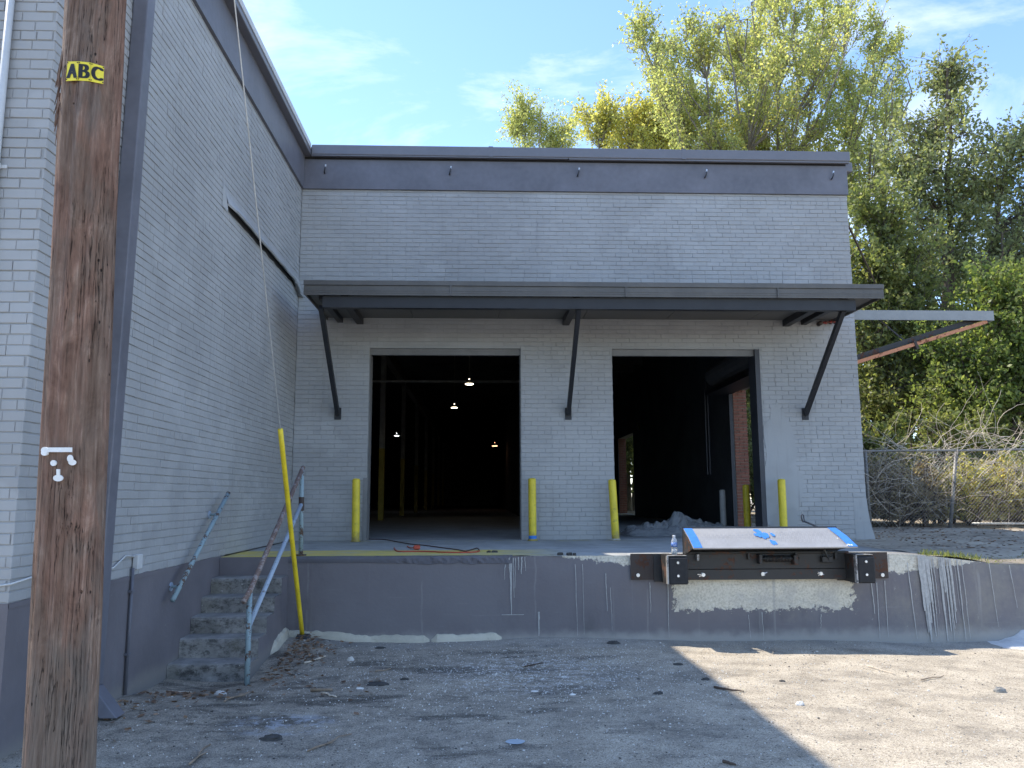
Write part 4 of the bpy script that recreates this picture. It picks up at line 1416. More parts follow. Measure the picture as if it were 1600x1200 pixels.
# ------------------------------------------------------------------ handrails
wr = thing('wall_handrail', 'peeling blue pipe handrail fixed to the left wall', 'handrail', (-2.72, 8.2, 1))
a, b = Vector((-2.70, 7.30, .636)), Vector((-2.70, 8.72, 1.575))
part('rail', MB().tube([a, b], .022, 12), M['railblue'], wr, True)
for t in (.14, .80):
    p = a.lerp(b, t)
    f_ = part('bracket', MB().tube([p + Vector((0, 0, -.01)), p + Vector((-.05, 0, -.035)), p + Vector((-.098, 0, -.035))], .012, 8), M['railblue'], wr, True)
    part('flange', MB().tube([p + Vector((-.098, 0, -.035)), p + Vector((-.088, 0, -.035))], .04, 14), M['railblue2'], f_)

sr = thing('stair_handrail', 'rusty pipe handrail with blue posts on the open side of the steps', 'handrail', (-2, 8, 0))
lo0, lo1 = Vector((-2.025, 7.30, -.16)), Vector((-2.03, 7.28, .70))
hi0, hi1 = Vector((-1.98, 9.03, DZ)), Vector((-2.0, 9.03, 1.83))
part('post', MB().tube([lo0, lo1], .024, 12), M['railblue'], sr, True)
p2 = part('post', MB().tube([hi0, hi1], .024, 12), M['railblue'], sr, True)
part('base_plate', MB().tube([hi0, hi0 + Vector((0, 0, .012))], .06, 14), M['rust'], p2)
part('joint', MB().tube([hi0.lerp(hi1, .52), hi0.lerp(hi1, .68)], .030, 12), M['rust'], p2)
part('top_rail', MB().tube([Vector((-2.045, 7.16, .635)), lo1 + Vector((0, 0, .01)), hi1 + Vector((0, .06, .03))], .024, 12), M['railrust'], sr, True)
part('mid_rail', MB().tube([lo0.lerp(lo1, .66), hi0.lerp(hi1, .60)], .022, 12), M['railblue2'], sr, True)

# ================================================================== DOCK LEVELLER
lev = thing('dock_leveller', 'black edge of dock leveller with a bright tread plate lip and blue tape', 'dock leveller', (3.1, 8.8, .6))
part('mounting_plate', MB().box(1.625, 4.47, DY - .020, DY - .008, .632, .905), M['black'], lev)
part('mounting_plate', MB().box(1.622, 2.05, DY - .026, DY - .0205, .630, .908), M['rust'], lev)
part('mounting_plate', MB().box(4.02, 4.472, DY - .026, DY - .0205, .628, .910), M['rust'], lev)
part('face_plate', MB().box(2.22, 4.02, DY - .075, DY - .028, .745, .925), M['black'], lev)
part('lower_angle', MB().box(2.20, 4.05, DY - .085, DY - .028, .630, .738), M['black'], lev)
part('hinge_bar', MB().tube([(2.24, DY - .085, .918), (3.98, DY - .085, .918)], .016, 10), M['black'], lev)
# tilted lip: top edge a..b at the back, bottom edge at the front
A, B = Vector((2.235, 8.90, 1.172)), Vector((3.945, 8.90, 1.172))
C_, D_ = Vector((4.0, 8.50, .990)), Vector((2.235, 8.50, .985))
nrm = (B - A).cross(D_ - A).normalized()
if nrm.z < 0:
    nrm = -nrm
mb = MB()
lipn = 10
mb.extrude([A, B, B.lerp(C_, .5) + nrm * .012, C_, D_, A.lerp(D_, .5) + nrm * .012], -nrm * .014)
lip = part('lip_plate', mb, M['tread'], lev)
mb = MB()
for r_ in range(13):
    for c_ in range(74):
        u, v = (c_ + .5 + (.5 if r_ % 2 else 0)) / 75, (r_ + .5) / 13
        if u > .99:
            continue
        p = A.lerp(B, u).lerp(D_.lerp(C_, u), v) + nrm * (.012 * (1 - abs(2 * v - 1)) - .0003)
        ex, ey = (B - A).normalized(), (D_ - A).normalized()
        s = 1 if (r_ + c_) % 2 else -1
        d1 = (ex + ey * s * .9).normalized() * .011
        d2 = (ex - ey * s * .9).normalized() * .0036
        n = len(mb.v)
        mb.v += [tuple(p - d1), tuple(p + d2), tuple(p + d1), tuple(p - d2), tuple(p + nrm * .0018)]
        mb.f += [(n, n + 1, n + 4), (n + 1, n + 2, n + 4), (n + 2, n + 3, n + 4), (n + 3, n, n + 4)]
o_ = part('tread_lug', mb, M['tread'], lip, kind='stuff')


def lip_pt(u, v, h=.004):
    return A.lerp(B, u).lerp(D_.lerp(C_, u), v) + nrm * (.012 * (1 - abs(2 * v - 1)) + h)


for u0, u1 in ((.0, .055), (.945, 1.0)):
    mb = MB()
    for v0, v1 in ((0, .25), (.25, .5), (.5, .75), (.75, 1.0)):
        mb.poly([lip_pt(u0, v0), lip_pt(u1, v0), lip_pt(u1, v1), lip_pt(u0, v1)])
    part('blue_tape', mb, M['tape'], lip)
random.seed(9)
for u, v, ru, rv in ((.45, .42, .016, .13), (.47, .25, .018, .14), (.495, .42, .020, .16), (.475, .50, .018, .12), (.50, .78, .013, .12), (.515, .80, .010, .10), (.54, .40, .012, .11), (.432, .40, .010, .09), (.46, .15, .02, .10)):
    pts = []
    for k in range(12):
        a_ = 2 * math.pi * k / 12
        q = random.uniform(.8, 1.15)
        pts.append(lip_pt(u + ru * q * math.cos(a_), min(.97, max(.03, v + rv * q * math.sin(a_))), .0042 + .0004 * random.random()))
    part('blue_tape', MB().poly(pts) or None, M['tape'], lip) if False else None
    mbp = MB()
    mbp.poly(pts)
    part('blue_tape', mbp, M['tape'], lip)
for u, v, s in ((.925, .62, .012), (.955, .92, .02), (.97, .93, .014), (.94, .95, .012)):
    mbp = MB()
    mbp.poly([lip_pt(u + s * .5 * random.uniform(.5, 1.1) * math.cos(k), v + s * 4 * random.uniform(.5, 1.1) * math.sin(k) * .6, .0055) for k in np.linspace(0, 5.6, 8)])
    part('white_splash', mbp, M['white'], lip)
# ribs below, back frame, left cheek
part('back_plate', MB().extrude([(2.222, 8.905, .90), (2.222, 8.905, 1.19), (3.96, 8.905, 1.19), (3.96, 8.905, .90)], (0, .012, 0)), M['steel'], lev)
part('lip_cheek', MB().extrude([(2.226, 8.90, .905), (2.226, 8.90, 1.168), (2.226, 8.53, .975), (2.226, 8.78, .905)], (.012, 0, 0)), M['black'], lev)
part('under_plate', MB().extrude([(2.245, 8.80, .935), (3.90, 8.80, .935), (3.90, 8.56, .972), (2.30, 8.56, .972)], (0, 0, .006)), M['rubber'], lev)
for x in (2.36, 2.9, 3.42, 3.86):
    part('lug', MB().cbox(x - .012, x + .012, DY - .115, DY - .072, .845, .915, .003), M['black'], lev)
part('lug', MB().cbox(2.325, 2.352, DY - .135, DY - .070, .835, .905, .003), M['raw'], lev)
hel = [(3.06 + .0019 * i, DY - .13 + .032 * math.cos(i * .75), .855 + .032 * math.sin(i * .75)) for i in range(150)]
part('spring', MB().tube(hel, .0055, 5), M['black'], lev, True)
part('spring_rod', MB().tube([(3.0, DY - .13, .855), (3.44, DY - .13, .855)], .018, 10), M['black'], lev, True)
part('spring_bracket', MB().cbox(2.995, 3.03, DY - .17, DY - .072, .80, .90, .004), M['black'], lev)
part('spring_bracket', MB().cbox(3.375, 3.42, DY - .17, DY - .072, .79, .895, .004), M['black'], lev)
part('latch_arm', MB().bar((3.70, DY - .16, .98), (3.78, DY - .12, .83), .014, .02), M['black'], lev)
part('latch_box', MB().cbox(3.70, 3.82, DY - .13, DY - .072, .81, .875, .005), M['black'], lev)
for x, z in ((1.70, .68), (4.40, .665), (2.40, .685), (3.05, .69), (3.69, .69)):
    yb_ = DY - .026 if x < 2.1 or x > 4.1 else DY - .085
    part('bolt', MB().tube([(x, yb_, z), (x, yb_ - .018, z)], .020, 10), M['bolt'], lev)
    if 2.1 < x < 4.1:
        mbp = MB()
        for q in range(5):
            a_ = random.uniform(0, 6.28)
            mbp.tube([(x + .02 * math.cos(a_), yb_ - .004, z + .012 * math.sin(a_)), (x + random.uniform(.03, .07) * math.cos(a_), yb_ - .003, z + random.uniform(.015, .03) * math.sin(a_))], .006, 5)
        part('weld_splash', mbp, M['bolt'], lev, kind='stuff')

# bumpers at both ends
for (x0, x1), lab in (((1.965, 2.172), 'left dock bumper under the water bottle with two white bolts'), ((3.985, 4.172), 'right dock bumper beside the rusty plate with two white bolts')):
    bp = thing('dock_bumper', lab, 'bumper', ((x0 + x1) / 2, 8.6, .75), 'dock bumpers beside the leveller')
    part('bracket', MB().box(x0 - .012, x0 + .0, 8.522, DY - .027, .61, .905).box(x0, x1, 8.53, DY - .027, .893, .905).box(x0 - .09, x0 - .012, DY - .040, DY - .027, .61, .9), M['black'], bp)
    part('worn_edge', MB().box(x0 - .014, x0 + .002, 8.512, 8.522, .612, .907).box(x0 + .002, x1 - .01, 8.514, 8.60, .9052, .908).box(x0 - .0145, x0 - .0122, 8.522, 8.56, .615, .9), M['raw'], bp)
    part('pad', MB().cbox(x0 + .003, x1, 8.50, DY - .03, .61, .889, .012), M['rubber'], bp)
    mb = MB()
    for zz in (.70, .835):
        cx0 = (x0 + x1) / 2
        mb = MB().tube([(cx0, 8.503, zz), (cx0, 8.497, zz)], .024, 14)
        hb = part('bolt_hole', mb, M['canopysteel'], bp)
        part('bolt', MB().tube([(cx0 - .006, 8.498, zz), (cx0 - .006, 8.488, zz)], .013, 10), M['bolt'], hb)

# bent lifting bar behind the leveller
lb = thing('lifting_bar', 'bent dark steel lifting bar sticking up behind the leveller', 'bar', (3.9, 9.3, .9))
part('rod', MB().tube([(3.752, 9.3, 1.235), (3.83, 9.31, 1.205), (4.02, 9.36, 1.13), (4.20, 9.42, .90)], .011, 8), M['steel'], lb, True)
part('loop', MB().tube([(3.735, 9.3, 1.235), (3.724, 9.3, 1.30), (3.738, 9.3, 1.312), (3.752, 9.3, 1.305), (3.758, 9.3, 1.235), (3.742, 9.3, 1.226), (3.735, 9.3, 1.236)], .0075, 7), M['steel'], lb, True)

# ================================================================== BOLLARDS
def bollard(x, y, h, label, mat, lean=0.0, r=.057, group='yellow bollards guarding the doorways', cap=True):
    t = thing('bollard', label, 'bollard', (x, y, DZ), group)
    mb = MB()
    n = 22
    rings = [(r, 0), (r, h - .03), (r * .96, h - .012), (r * .75, h), (.001, h + .006)]
    for rr_, z in rings:
        for k in range(n):
            a_ = 2 * math.pi * k / n
            mb.v.append((x + lean * z + rr_ * math.cos(a_), y + rr_ * math.sin(a_), DZ + z))
    for i in range(len(rings) - 1):
        for k in range(n):
            p, q = i * n + k, i * n + (k + 1) % n
            mb.f.append((p, q, q + n, p + n))
    part('post', mb, mat, t, True)
    return t


b1 = bollard(-1.806, 11.76, .90, 'yellow bollard left of the left doorway', M['yellow'], -.012)
b2 = bollard(.745, 11.78, .90, 'yellow bollard with a blue band at its foot', M['yellow'], -.004)
part('blue_band', MB().tube([(.745, 11.78, DZ + .03), (.745, 11.78, DZ + .075)], .0585, 22), M['tape'], b2)
b3 = bollard(1.955, 11.76, .88, 'slightly leaning yellow bollard left of the right doorway', M['yellow'], -.045)
b4 = bollard(4.44, 11.76, .88, 'yellow bollard standing against the wall behind the dock leveller', M['yellow'], .0)
b5 = bollard(.655, 12.55, .84, 'yellow bollard half hidden inside the left doorway', M['yellow'])
b6 = bollard(4.40, 13.25, .82, 'dull yellow bollard inside the right doorway by the steel jamb', M['yellow'])
b7 = bollard(4.03, 13.36, .74, 'plain grey bollard inside the right doorway', M['colgrey'], 0, .05)
for b_, y_, x_ in ((b1, 11.76, -1.806), (b2, 11.78, .745), (b3, 11.76, 1.955)):
    mb = MB()
    n = 18
    for k in range(n):
        a_ = 2 * math.pi * k / n
        rr_ = .075 + .022 * noise.noise(Vector((math.cos(a_) * 2, math.sin(a_) * 2, x_)))
        mb.v.append((x_ + rr_ * math.cos(a_), y_ + rr_ * math.sin(a_), DZ + .004))
    for k in range(n):
        a_ = 2 * math.pi * k / n
        mb.v.append((x_ + .058 * math.cos(a_), y_ + .058 * math.sin(a_), DZ + .03))
    mb.f = [(k, (k + 1) % n, n + (k + 1) % n, n + k) for k in range(n)]
    part('footing', mb, M['yellow'] if b_ is not b3 else M['foam'], b_)

# ================================================================== SMALL THINGS ON THE DOCK
bt = thing('water_bottle', 'small clear water bottle with a blue label on the dock edge', 'bottle', (2.10, 8.80, DZ))
bx, by, bz = 2.085, 8.73, .905
bt.location = (bx, by, bz)
BASE[bt.name] = Vector((bx, by, bz))
part('body', MB().lathe((bx, by, bz), [(.028, 0), (.032, .006), (.032, .05), (.029, .06), (.0325, .07), (.0325, .13), (.030, .145), (.015, .178), (.0135, .186)], 20), M['bottle'], bt, True)
part('cap', MB().lathe((bx, by, bz), [(.0155, .184), (.0155, .20), (.013, .203)], 16), M['capw'], bt, True)
part('label_band', MB().lathe((bx, by, bz), [(.0333, .082), (.0336, .10), (.0333, .126)], 20), M['labelblue'], bt, True)
mbp = MB()
for a_ in (-1.9, -1.55, -1.2):
    for hh in (.092, .108):
        p = [(bx + .0342 * math.cos(a_ + d), by + .0342 * math.sin(a_ + d), bz + hh + e) for d, e in ((-.1, 0), (.1, 0), (.12, .008), (-.06, .008))]
        mbp.poly(p)
part('label_print', mbp, M['white'], bt, kind='stuff')

cord = thing('extension_cord', 'red and brown extension cord with a red plug on the dock deck', 'cord', (-.7, 10, DZ))
zc = DZ + .008
cp = [(-1.72, 12.35, zc), (-1.45, 12.2, zc), (-1.2, 11.6, zc), (-.95, 11.0, zc), (-.75, 10.7, zc), (-.5, 10.2, zc), (-.28, 9.75, zc), (-.19, 9.5, zc), (-.12, 9.72, zc), (-.05, 9.85, zc + .01), (-.02, 9.55, zc)]


def smooth_path(P, n=8):
    P = [Vector(p) for p in P]
    out = []
    for i in range(len(P) - 1):
        p0, p1, p2, p3 = P[max(i - 1, 0)], P[i], P[i + 1], P[min(i + 2, len(P) - 1)]
        for k in range(n):
            t = k / n
            out.append(0.5 * ((2 * p1) + (p2 - p0) * t + (2 * p0 - 5 * p1 + 4 * p2 - p3) * t * t + (3 * p1 - p0 - 3 * p2 + p3) * t ** 3))
    out.append(P[-1])
    return out


part('brown_lead', MB().tube(smooth_path(cp), .007, 6), M['corddark'], cord, True)
cp2 = [(-.02, 9.55, zc), (-.06, 9.35, zc), (-.22, 9.28, zc), (-.42, 9.32, zc), (-.6, 9.45, zc), (-.78, 9.5, zc), (-.95, 9.5, zc), (-1.03, 9.8, zc), (-1.08, 10.15, zc)]
part('red_lead', MB().tube(smooth_path(cp2), .008, 6), M['cord'], cord, True)
part('red_lead', MB().tube(smooth_path([(-.95, 10.5, zc), (-.88, 10.15, zc), (-.80, 9.92, zc + .02)]), .007, 6), M['cord'], cord, True)
part('plug', MB().cbox(-.82, -.74, 9.86, 9.92, DZ + .003, DZ + .055, .012), M['cord'], cord)

# clump of leaves / crumbs on the dock
for i, (x, y, s, l) in enumerate(((.13, 9.35, .05, 'dark crumb of dirt near the cord on the dock deck'), (.95, 8.95, .06, 'black lump on the chipped dock edge'))):
    mb = MB()
    for k in range(9):
        a_ = random.uniform(0, 6.28)
        rr_ = random.uniform(0, s)
        q = .02 * random.uniform(.5, 1)
        mb.cbox(x + rr_ * math.cos(a_) * 1.8 - q, x + rr_ * math.cos(a_) * 1.8 + q, y + rr_ * math.sin(a_) * .5 - q * .7, y + rr_ * math.sin(a_) * .5 + q * .7, DZ - .02, DZ + q * 1.2, q * .35)
    tag(part('dirt_clod', mb, M['asphalt'], None), l, 'dirt')

# plastic sheet heap in the right doorway
def heap(x0, x1, y0, y1, peaks, seed):
    mb = MB()
    nx_, ny_ = 60, 22
    for j in range(ny_ + 1):
        for i in range(nx_ + 1):
            u, v = i / nx_, j / ny_
            x, y = x0 + (x1 - x0) * u, y0 + (y1 - y0) * v
            h = 0.17 * max(0, 1 - abs(2 * v - 1) ** 2) * (1 - abs(2 * u - 1) ** 8)
            for px_, py_, s, hh in peaks:
                h += hh * math.exp(-((x - px_) / s) ** 2 - ((y - py_) / (s * .9)) ** 2)
            cr = abs(noise.noise(Vector((x * 5, y * 5, seed)))) + .6 * abs(noise.noise(Vector((x * 11, y * 11, seed + 3))))
            h *= 0.75 + 0.55 * cr
            h += .012 * cr
            mb.v.append((x + .04 * noise.noise(Vector((x * 6, y * 6, 1))), y + .05 * noise.noise(Vector((x * 4, y * 4, 9))), DZ + .004 + h))
    for j in range(ny_):
        for i in range(nx_):
            a_ = j * (nx_ + 1) + i
            mb.f.append((a_, a_ + 1, a_ + nx_ + 2, a_ + nx_ + 1))
    return mb


o = part('plastic_sheet', heap(2.28, 4.1, 12.75, 13.7, [(3.32, 13.25, .20, .20), (3.12, 13.2, .16, .10), (2.85, 13.2, .1, .05), (3.75, 13.3, .15, .05)], 4), M['film'], None)
tag(o, 'crumpled heap of milky plastic sheeting inside the right doorway', 'plastic sheet')
o = part('paper_cup', MB().lathe((4.16, 13.2, DZ + .003), [(.022, 0), (.03, .075), (.027, .075), (.02, .01)], 14), M['capw'], None, True)
tag(o, 'small white cup standing beside the grey bollard', 'cup')

# red pipe fitting on the wall
rp = thing('red_pipe_fitting', 'short red pipe fitting with a valve fixed under the canopy at right', 'pipe fitting', (5.3, 11.95, 4.19))
part('pipe', MB().tube([(5.24, 11.93, 4.185), (5.52, 11.93, 4.195)], .018, 10), M['redpaint'], rp, True)
part('elbow', MB().tube([(5.24, WY - .002, 4.175), (5.235, 11.95, 4.175), (5.24, 11.90, 4.178)], .034, 10), M['rust'], rp, True)
for x, r_ in ((5.33, .027), (5.40, .030), (5.47, .024)):
    part('collar', MB().tube([(x - .012, 11.93, 4.19), (x + .012, 11.93, 4.19)], r_, 10), M['redpaint'], rp)
part('valve', MB().tube([(5.42, 11.93, 4.2), (5.42, 11.92, 4.25)], .012, 8).tube([(5.385, 11.92, 4.25), (5.455, 11.92, 4.25)], .012, 8), M['redpaint'], rp)
part('nozzle', MB().tube([(5.52, 11.93, 4.195), (5.565, 11.93, 4.198)], .012, 8), M['bolt'], rp)

# ================================================================== PENDANT LAMPS
def lamp(x, y, z, s, bulb, label, ceiling=6.2):
    t = thing('pendant_lamp', label, 'lamp', (x, y, z), 'lit pendant lamps inside the warehouse')
    part('cord', MB().tube([(x, y, z + .42 * s), (x, y, ceiling)], .012, 6), M['shade'], t)
    part('housing', MB().lathe((x, y, z), [(.05 * s, .42 * s), (.10 * s, .36 * s), (.10 * s, .22 * s), (.06 * s, .16 * s)], 14), M['shade'], t, True)
    part('shade', MB().lathe((x, y, z), [(.06 * s, .16 * s), (.16 * s, .10 * s), (.27 * s, .01 * s), (.268 * s, .0)], 20), M['shade'], t, True)
    part('diffuser', MB().lathe((x, y, z), [(.23 * s, -.045 * s), (.255 * s, -.002)], 20), bulb, t, True)
    part('glow_window', MB().box(x - .025 * s, x + .025 * s, y - .112 * s, y - .10 * s, z + .25 * s, z + .30 * s), bulb, t)


lamp(-.28, 18, 4.08, .36, M['bulb'], 'largest and nearest lit pendant lamp in the left doorway')
lamp(-.82, 24, 4.21, .36, M['bulb'], 'second pendant lamp, left of and below the nearest one')
lamp(-3.80, 36, 4.28, .38, M['bulbcool'], 'small white lamp between two warehouse columns')
lamp(.66, 40, 4.08, .55, M['bulbwarm'], 'far orange lamp at the right of the left doorway')

# ================================================================== UTILITY POLE
pole = thing('utility_pole', 'thick weathered brown wooden utility pole close to the camera', 'pole', (-1.49, 3.05, 0))


def pole_axis(z):
    return -1.491 - (z - .574) * 0.0255, 3.05


def pole_r(z):
    return 0.1165 - 0.0020 * z


mb = MB()
NS, NZ = 120, 260
CR = [(-1.75, -0.5, 10, .012, .011, 0.10), (-1.35, -0.2, 2.6, .010, .010, 0.15), (-1.15, 1.4, 3.1, .018, .016, .02), (-2.3, .2, 2.0, .009, .008, .2), (-.75, -0.3, 10, .010, .010, .12), (-2.7, 1.2, 10, .012, .012, .1), (.4, 0, 10, .012, .01, .1), (1.8, 0, 10, .012, .01, .1), (-1.0, 0.0, 1.1, .012, .009, .1), (-1.95, 1.9, 3.9, .008, .008, .15)]
for j in range(NZ + 1):
    z = -.3 + 9.9 * (j / NZ) ** 1.25 if j else -.3
    cx, cy = pole_axis(z)
    for k in range(NS):
        a_ = 2 * math.pi * k / NS
        r_ = pole_r(z)
        r_ += .006 * noise.noise(Vector((math.cos(a_) * 2, math.sin(a_) * 2, z * .6)))
        r_ += .0032 * noise.noise(Vector((math.cos(a_) * 14, math.sin(a_) * 14, z * 1.2)))
        r_ += .0018 * noise.noise(Vector((math.cos(a_) * 34, math.sin(a_) * 34, z * 2.5)))
        for ca, z0, z1, w, d, wob in CR:
            if z0 < z < z1:
                aa = ca + wob * noise.noise(Vector((z * .9, ca, 3)))
                dd = (a_ - aa + math.pi) % (2 * math.pi) - math.pi
                e = min(1, (z - z0) / .3, (z1 - z) / .3)
                wr_ = w / .14 * 2.2
                if abs(dd) < wr_:
                    r_ -= d * e * (1 - abs(dd) / wr_)
        # bruised spot below the letters
        dd = (a_ - (-2.75) + math.pi) % (2 * math.pi) - math.pi
        r_ -= .010 * math.exp(-(dd / .35) ** 2 - ((z - 3.10) / .14) ** 2)
        mb.v.append((cx + r_ * math.cos(a_), cy + r_ * math.sin(a_), z))
for j in range(NZ):
    for k in range(NS):
        p, q = j * NS + k, j * NS + (k + 1) % NS
        mb.f.append((p, q, q + NS, p + NS))
mb.f.append(tuple(NZ * NS + k for k in range(NS)))
part('shaft', mb, M['wood'], pole, True)
random.seed(31)
for i in range(16):
    a_ = random.uniform(-3.05, -2.35)
    z = random.uniform(3.02, 3.26)
    cx, cy = pole_axis(z)
    r0 = pole_r(z) + .0005
    L = random.uniform(.05, .16)
    mb = MB().tube([(cx + r0 * math.cos(a_), cy + r0 * math.sin(a_), z), (cx + (r0 + random.uniform(.002, .008)) * math.cos(a_), cy + (r0 + .004) * math.sin(a_), z - L * .5), (cx + (r0 + random.uniform(.003, .018)) * math.cos(a_ + .02), cy + (r0 + .012) * math.sin(a_ + .02), z - L)], [.004, .0035, .0008], 4)
    part('splinter', mb, M['wood'], pole)


def on_pole(px, py, lift=.001):
    """point on the pole surface seen at a photo pixel"""
    d = fw + rt * ((px - 800) / F_PX) + up * (-(py - 600) / F_PX)
    o_ = Vector((0, 0, ZC))
    t = 2.6 / d.y
    for _ in range(200):
        p = o_ + d * t
        cx, cy = pole_axis(p.z)
        if math.hypot(p.x - cx, p.y - cy) <= pole_r(p.z) + lift:
            break
        t += .002
    return p


# paint / tape marks that look like a face
def patch(pts, lift=.007):
    mb = MB()
    P = [on_pole(x, y, lift) for x, y in pts]
    c = sum(P, Vector()) / len(P)
    n = len(P)
    out = Vector((c.x - pole_axis(c.z)[0], c.y - 3.05, 0)).normalized()
    mb.v = [tuple(p) for p in P] + [tuple(p - out * .006) for p in P]
    mb.f = [tuple(range(n))] + [(i, n + i, n + (i + 1) % n, (i + 1) % n) for i in range(n)]
    part('white_mark', mb, M['white'], pole)


def disc(cx, cy, rx, ry, n=14):
    return [(cx + rx * math.cos(2 * math.pi * k / n), cy + ry * math.sin(2 * math.pi * k / n)) for k in range(n)]


mb = MB()
bar_x = np.linspace(74, 113, 9)
for xa, xb in zip(bar_x[:-1], bar_x[1:]):
    q = [on_pole(xa, 699.2, .008), on_pole(xb, 699.1, .008), on_pole(xb, 706.2, .008), on_pole(xa, 706.4, .008)]
    n = len(mb.v)
    mb.v += [tuple(p) for p in q] + [tuple(p + Vector((0, .007, 0))) for p in q]
    mb.f += [(n, n + 1, n + 2, n + 3), (n, n + 4, n + 5, n + 1), (n + 3, n + 2, n + 6, n + 7)]
part('white_mark', mb, M['white'], pole)
patch(disc(69.5, 703.5, 5.8, 5.2), .0085)
patch(disc(69, 707.5, 5.2, 4.6), .0078)
patch(disc(83, 723.5, 4.6, 4.6))
patch(disc(109.5, 716.5, 5, 6), .0085)
patch(disc(113, 722.5, 6.4, 4.6))
patch([(88, 733), (93, 733), (93, 743), (88, 743)], .0085)
patch(disc(90.5, 747, 7.8, 5.2))

# ABC letter plates
sign = thing('letter_sign', 'small yellow sign with black letters ABC nailed to the wooden pole', 'sign', (-1.59, 2.9, 3.2))


def add_letter(ch, corners, parent):
    """corners: photo quad tl, tr, br, bl on the pole"""
    tl, tr, br, bl = [on_pole(*c, lift=.0075) for c in corners]
    fc = bpy.data.curves.new('letter', 'FONT')
    fc.body = ch
    fc.size = 1
    tmp = bpy.data.objects.new('letter', fc)
    COL.objects.link(tmp)
    dg = bpy.context.evaluated_depsgraph_get()
    me = bpy.data.meshes.new_from_object(tmp.evaluated_get(dg))
    bpy.data.objects.remove(tmp)
    xs_ = [v.co.x for v in me.vertices]
    ys_ = [v.co.y for v in me.vertices]
    x0, x1, y0, y1 = min(xs_), max(xs_), min(ys_), max(ys_)
    nrm_ = (tr - tl).cross(bl - tl).normalized()
    if nrm_.y > 0:
        nrm_ = -nrm_
    pl = MB()
    pl.extrude([tl, tr, br, bl], -nrm_ * .0015)
    po = part('plate', pl, M['plate'], parent)
    mbl = MB()
    for e in (-.06, -.04, -.02, 0, .02, .04, .06):
        n0 = len(mbl.v)
        for v in me.vertices:
            u = .12 + .76 * (v.co.x - x0) / (x1 - x0) + e * 1.6
            w = .13 + .74 * (v.co.y - y0) / (y1 - y0)
            p = bl.lerp(br, u).lerp(tl.lerp(tr, u), w) + nrm_ * (.0012 + abs(e) * .005 + (.0001 if e > 0 else 0))
            mbl.v.append(tuple(p))
        mbl.f += [tuple(n0 + i for i in f.vertices) for f in me.polygons]
    part('letter', mbl, M['ink'], po)
    for u, w in ((.06, .93), (.94, .93), (.06, .07), (.94, .07)):
        p = bl.lerp(br, u).lerp(tl.lerp(tr, u), w)
        part('nail', MB().tube([p, p + nrm_ * .003], .0021, 7), M['rust'], po)


add_letter('A', [(105.5, 96.2), (122.5, 95.8), (121.0, 125.5), (103.0, 126.5)], sign)
add_letter('B', [(123, 95.8), (142, 97.8), (140.5, 126.8), (121.5, 125.5)], sign)
add_letter('C', [(142.5, 98.0), (162.8, 104.0), (161.5, 131.2), (141, 127.0)], sign)

# guy wire with its yellow guard
gw = thing('guy_wire', 'long yellow guarded guy wire leaning from the ground by the steps', 'guy wire', (-1.88, 8.83, 0))
ga, gb = Vector((-1.88, 8.80, ground_z(-1.88, 8.8) - .02)), Vector((-1.72, 3.16, 8.3))
pts = [ga.lerp(gb, t) for t in np.linspace(0, 1, 14)]
part('wire', MB().tube(pts,   .0052, 6), M['wire'], gw, True)
g2 = ga.lerp(gb, .254)
gpts = [ga.lerp(g2, t) + Vector((0, 0, -.010 * math.sin(math.pi * t))) for t in np.linspace(0.02, 1, 12)]
part('guard', MB().tube(gpts, .0235, 12), M['guard'], gw, True)
part('anchor', MB().cbox(-1.93, -1.80, 8.70, 8.82, ground_z(-1.88, 8.8) - .03, ground_z(-1.88, 8.8) + .035, .012), M['steel'], gw)

# cable from the building corner to the trees
o = part('overhead_cable', MB().tube(smooth_path([(WX1 + .01, WY + .4, 6.38), (8.2, 16.3, 6.55), (12.6, 24, 7.6)], 8), .02, 6), M['darktwig'], None, True)
tag(o, 'dark cable from the upper right building corner into the trees', 'cable')

# ================================================================== FENCE
fence = thing('chain_link_fence', 'sagging chain link fence overgrown with vines right of the building', 'fence', (10, 16, .9))
FX0, FX1, FY, FT = 7.0, 17.5, 16.0, 2.44
for x, ln in ((7.80, 0.0), (9.42, .345), (12.6, .05), (15.8, 0)):
    part('post', MB().tube([(x, FY, .75), (x + ln, FY + ln * .3, FT + .02)], .036, 10), M['galv'], fence, True)
part('top_rail', MB().tube(smooth_path([(FX0, FY, FT - .03), (8.6, FY, FT), (9.8, FY, FT + .0), (11.2, FY, FT + .02), (14, FY, FT), (FX1, FY, FT)]), .022, 8), M['galv'], fence, True)
part('bottom_rail', MB().tube([(9.9, FY, .97), (13, FY, .95), (FX1, FY, .93)], .02, 8), M['wire'], fence, True)
mb = MB()
st = .072
z0, z1 = .93, FT - .03
H = z1 - z0
n = int((FX1 - FX0 + H) / st)
for i in range(n):
    for sgn in (1, -1):
        xs0 = FX0 - H + i * st if sgn == 1 else FX0 + i * st
        xa, xb = xs0, xs0 + sgn * H
        za, zb = z0, z1
        lo, hi = (xa, xb) if xa < xb else (xb, xa)
        if hi < FX0 or lo > FX1:
            continue
        pts = []
        for t in np.linspace(0, 1, 5):
            x, z = xa + (xb - xa) * t, za + (zb - za) * t
            if FX0 <= x <= FX1:
                pts.append((x, FY - .03 + .05 * noise.noise(Vector((x * .8, z * .8, 0))) + sgn * .003, z))
        if len(pts) > 1:
            mb.tube(pts, .0033, 3, False)
part('wire_mesh', mb, M['mesh'], fence, kind='stuff')

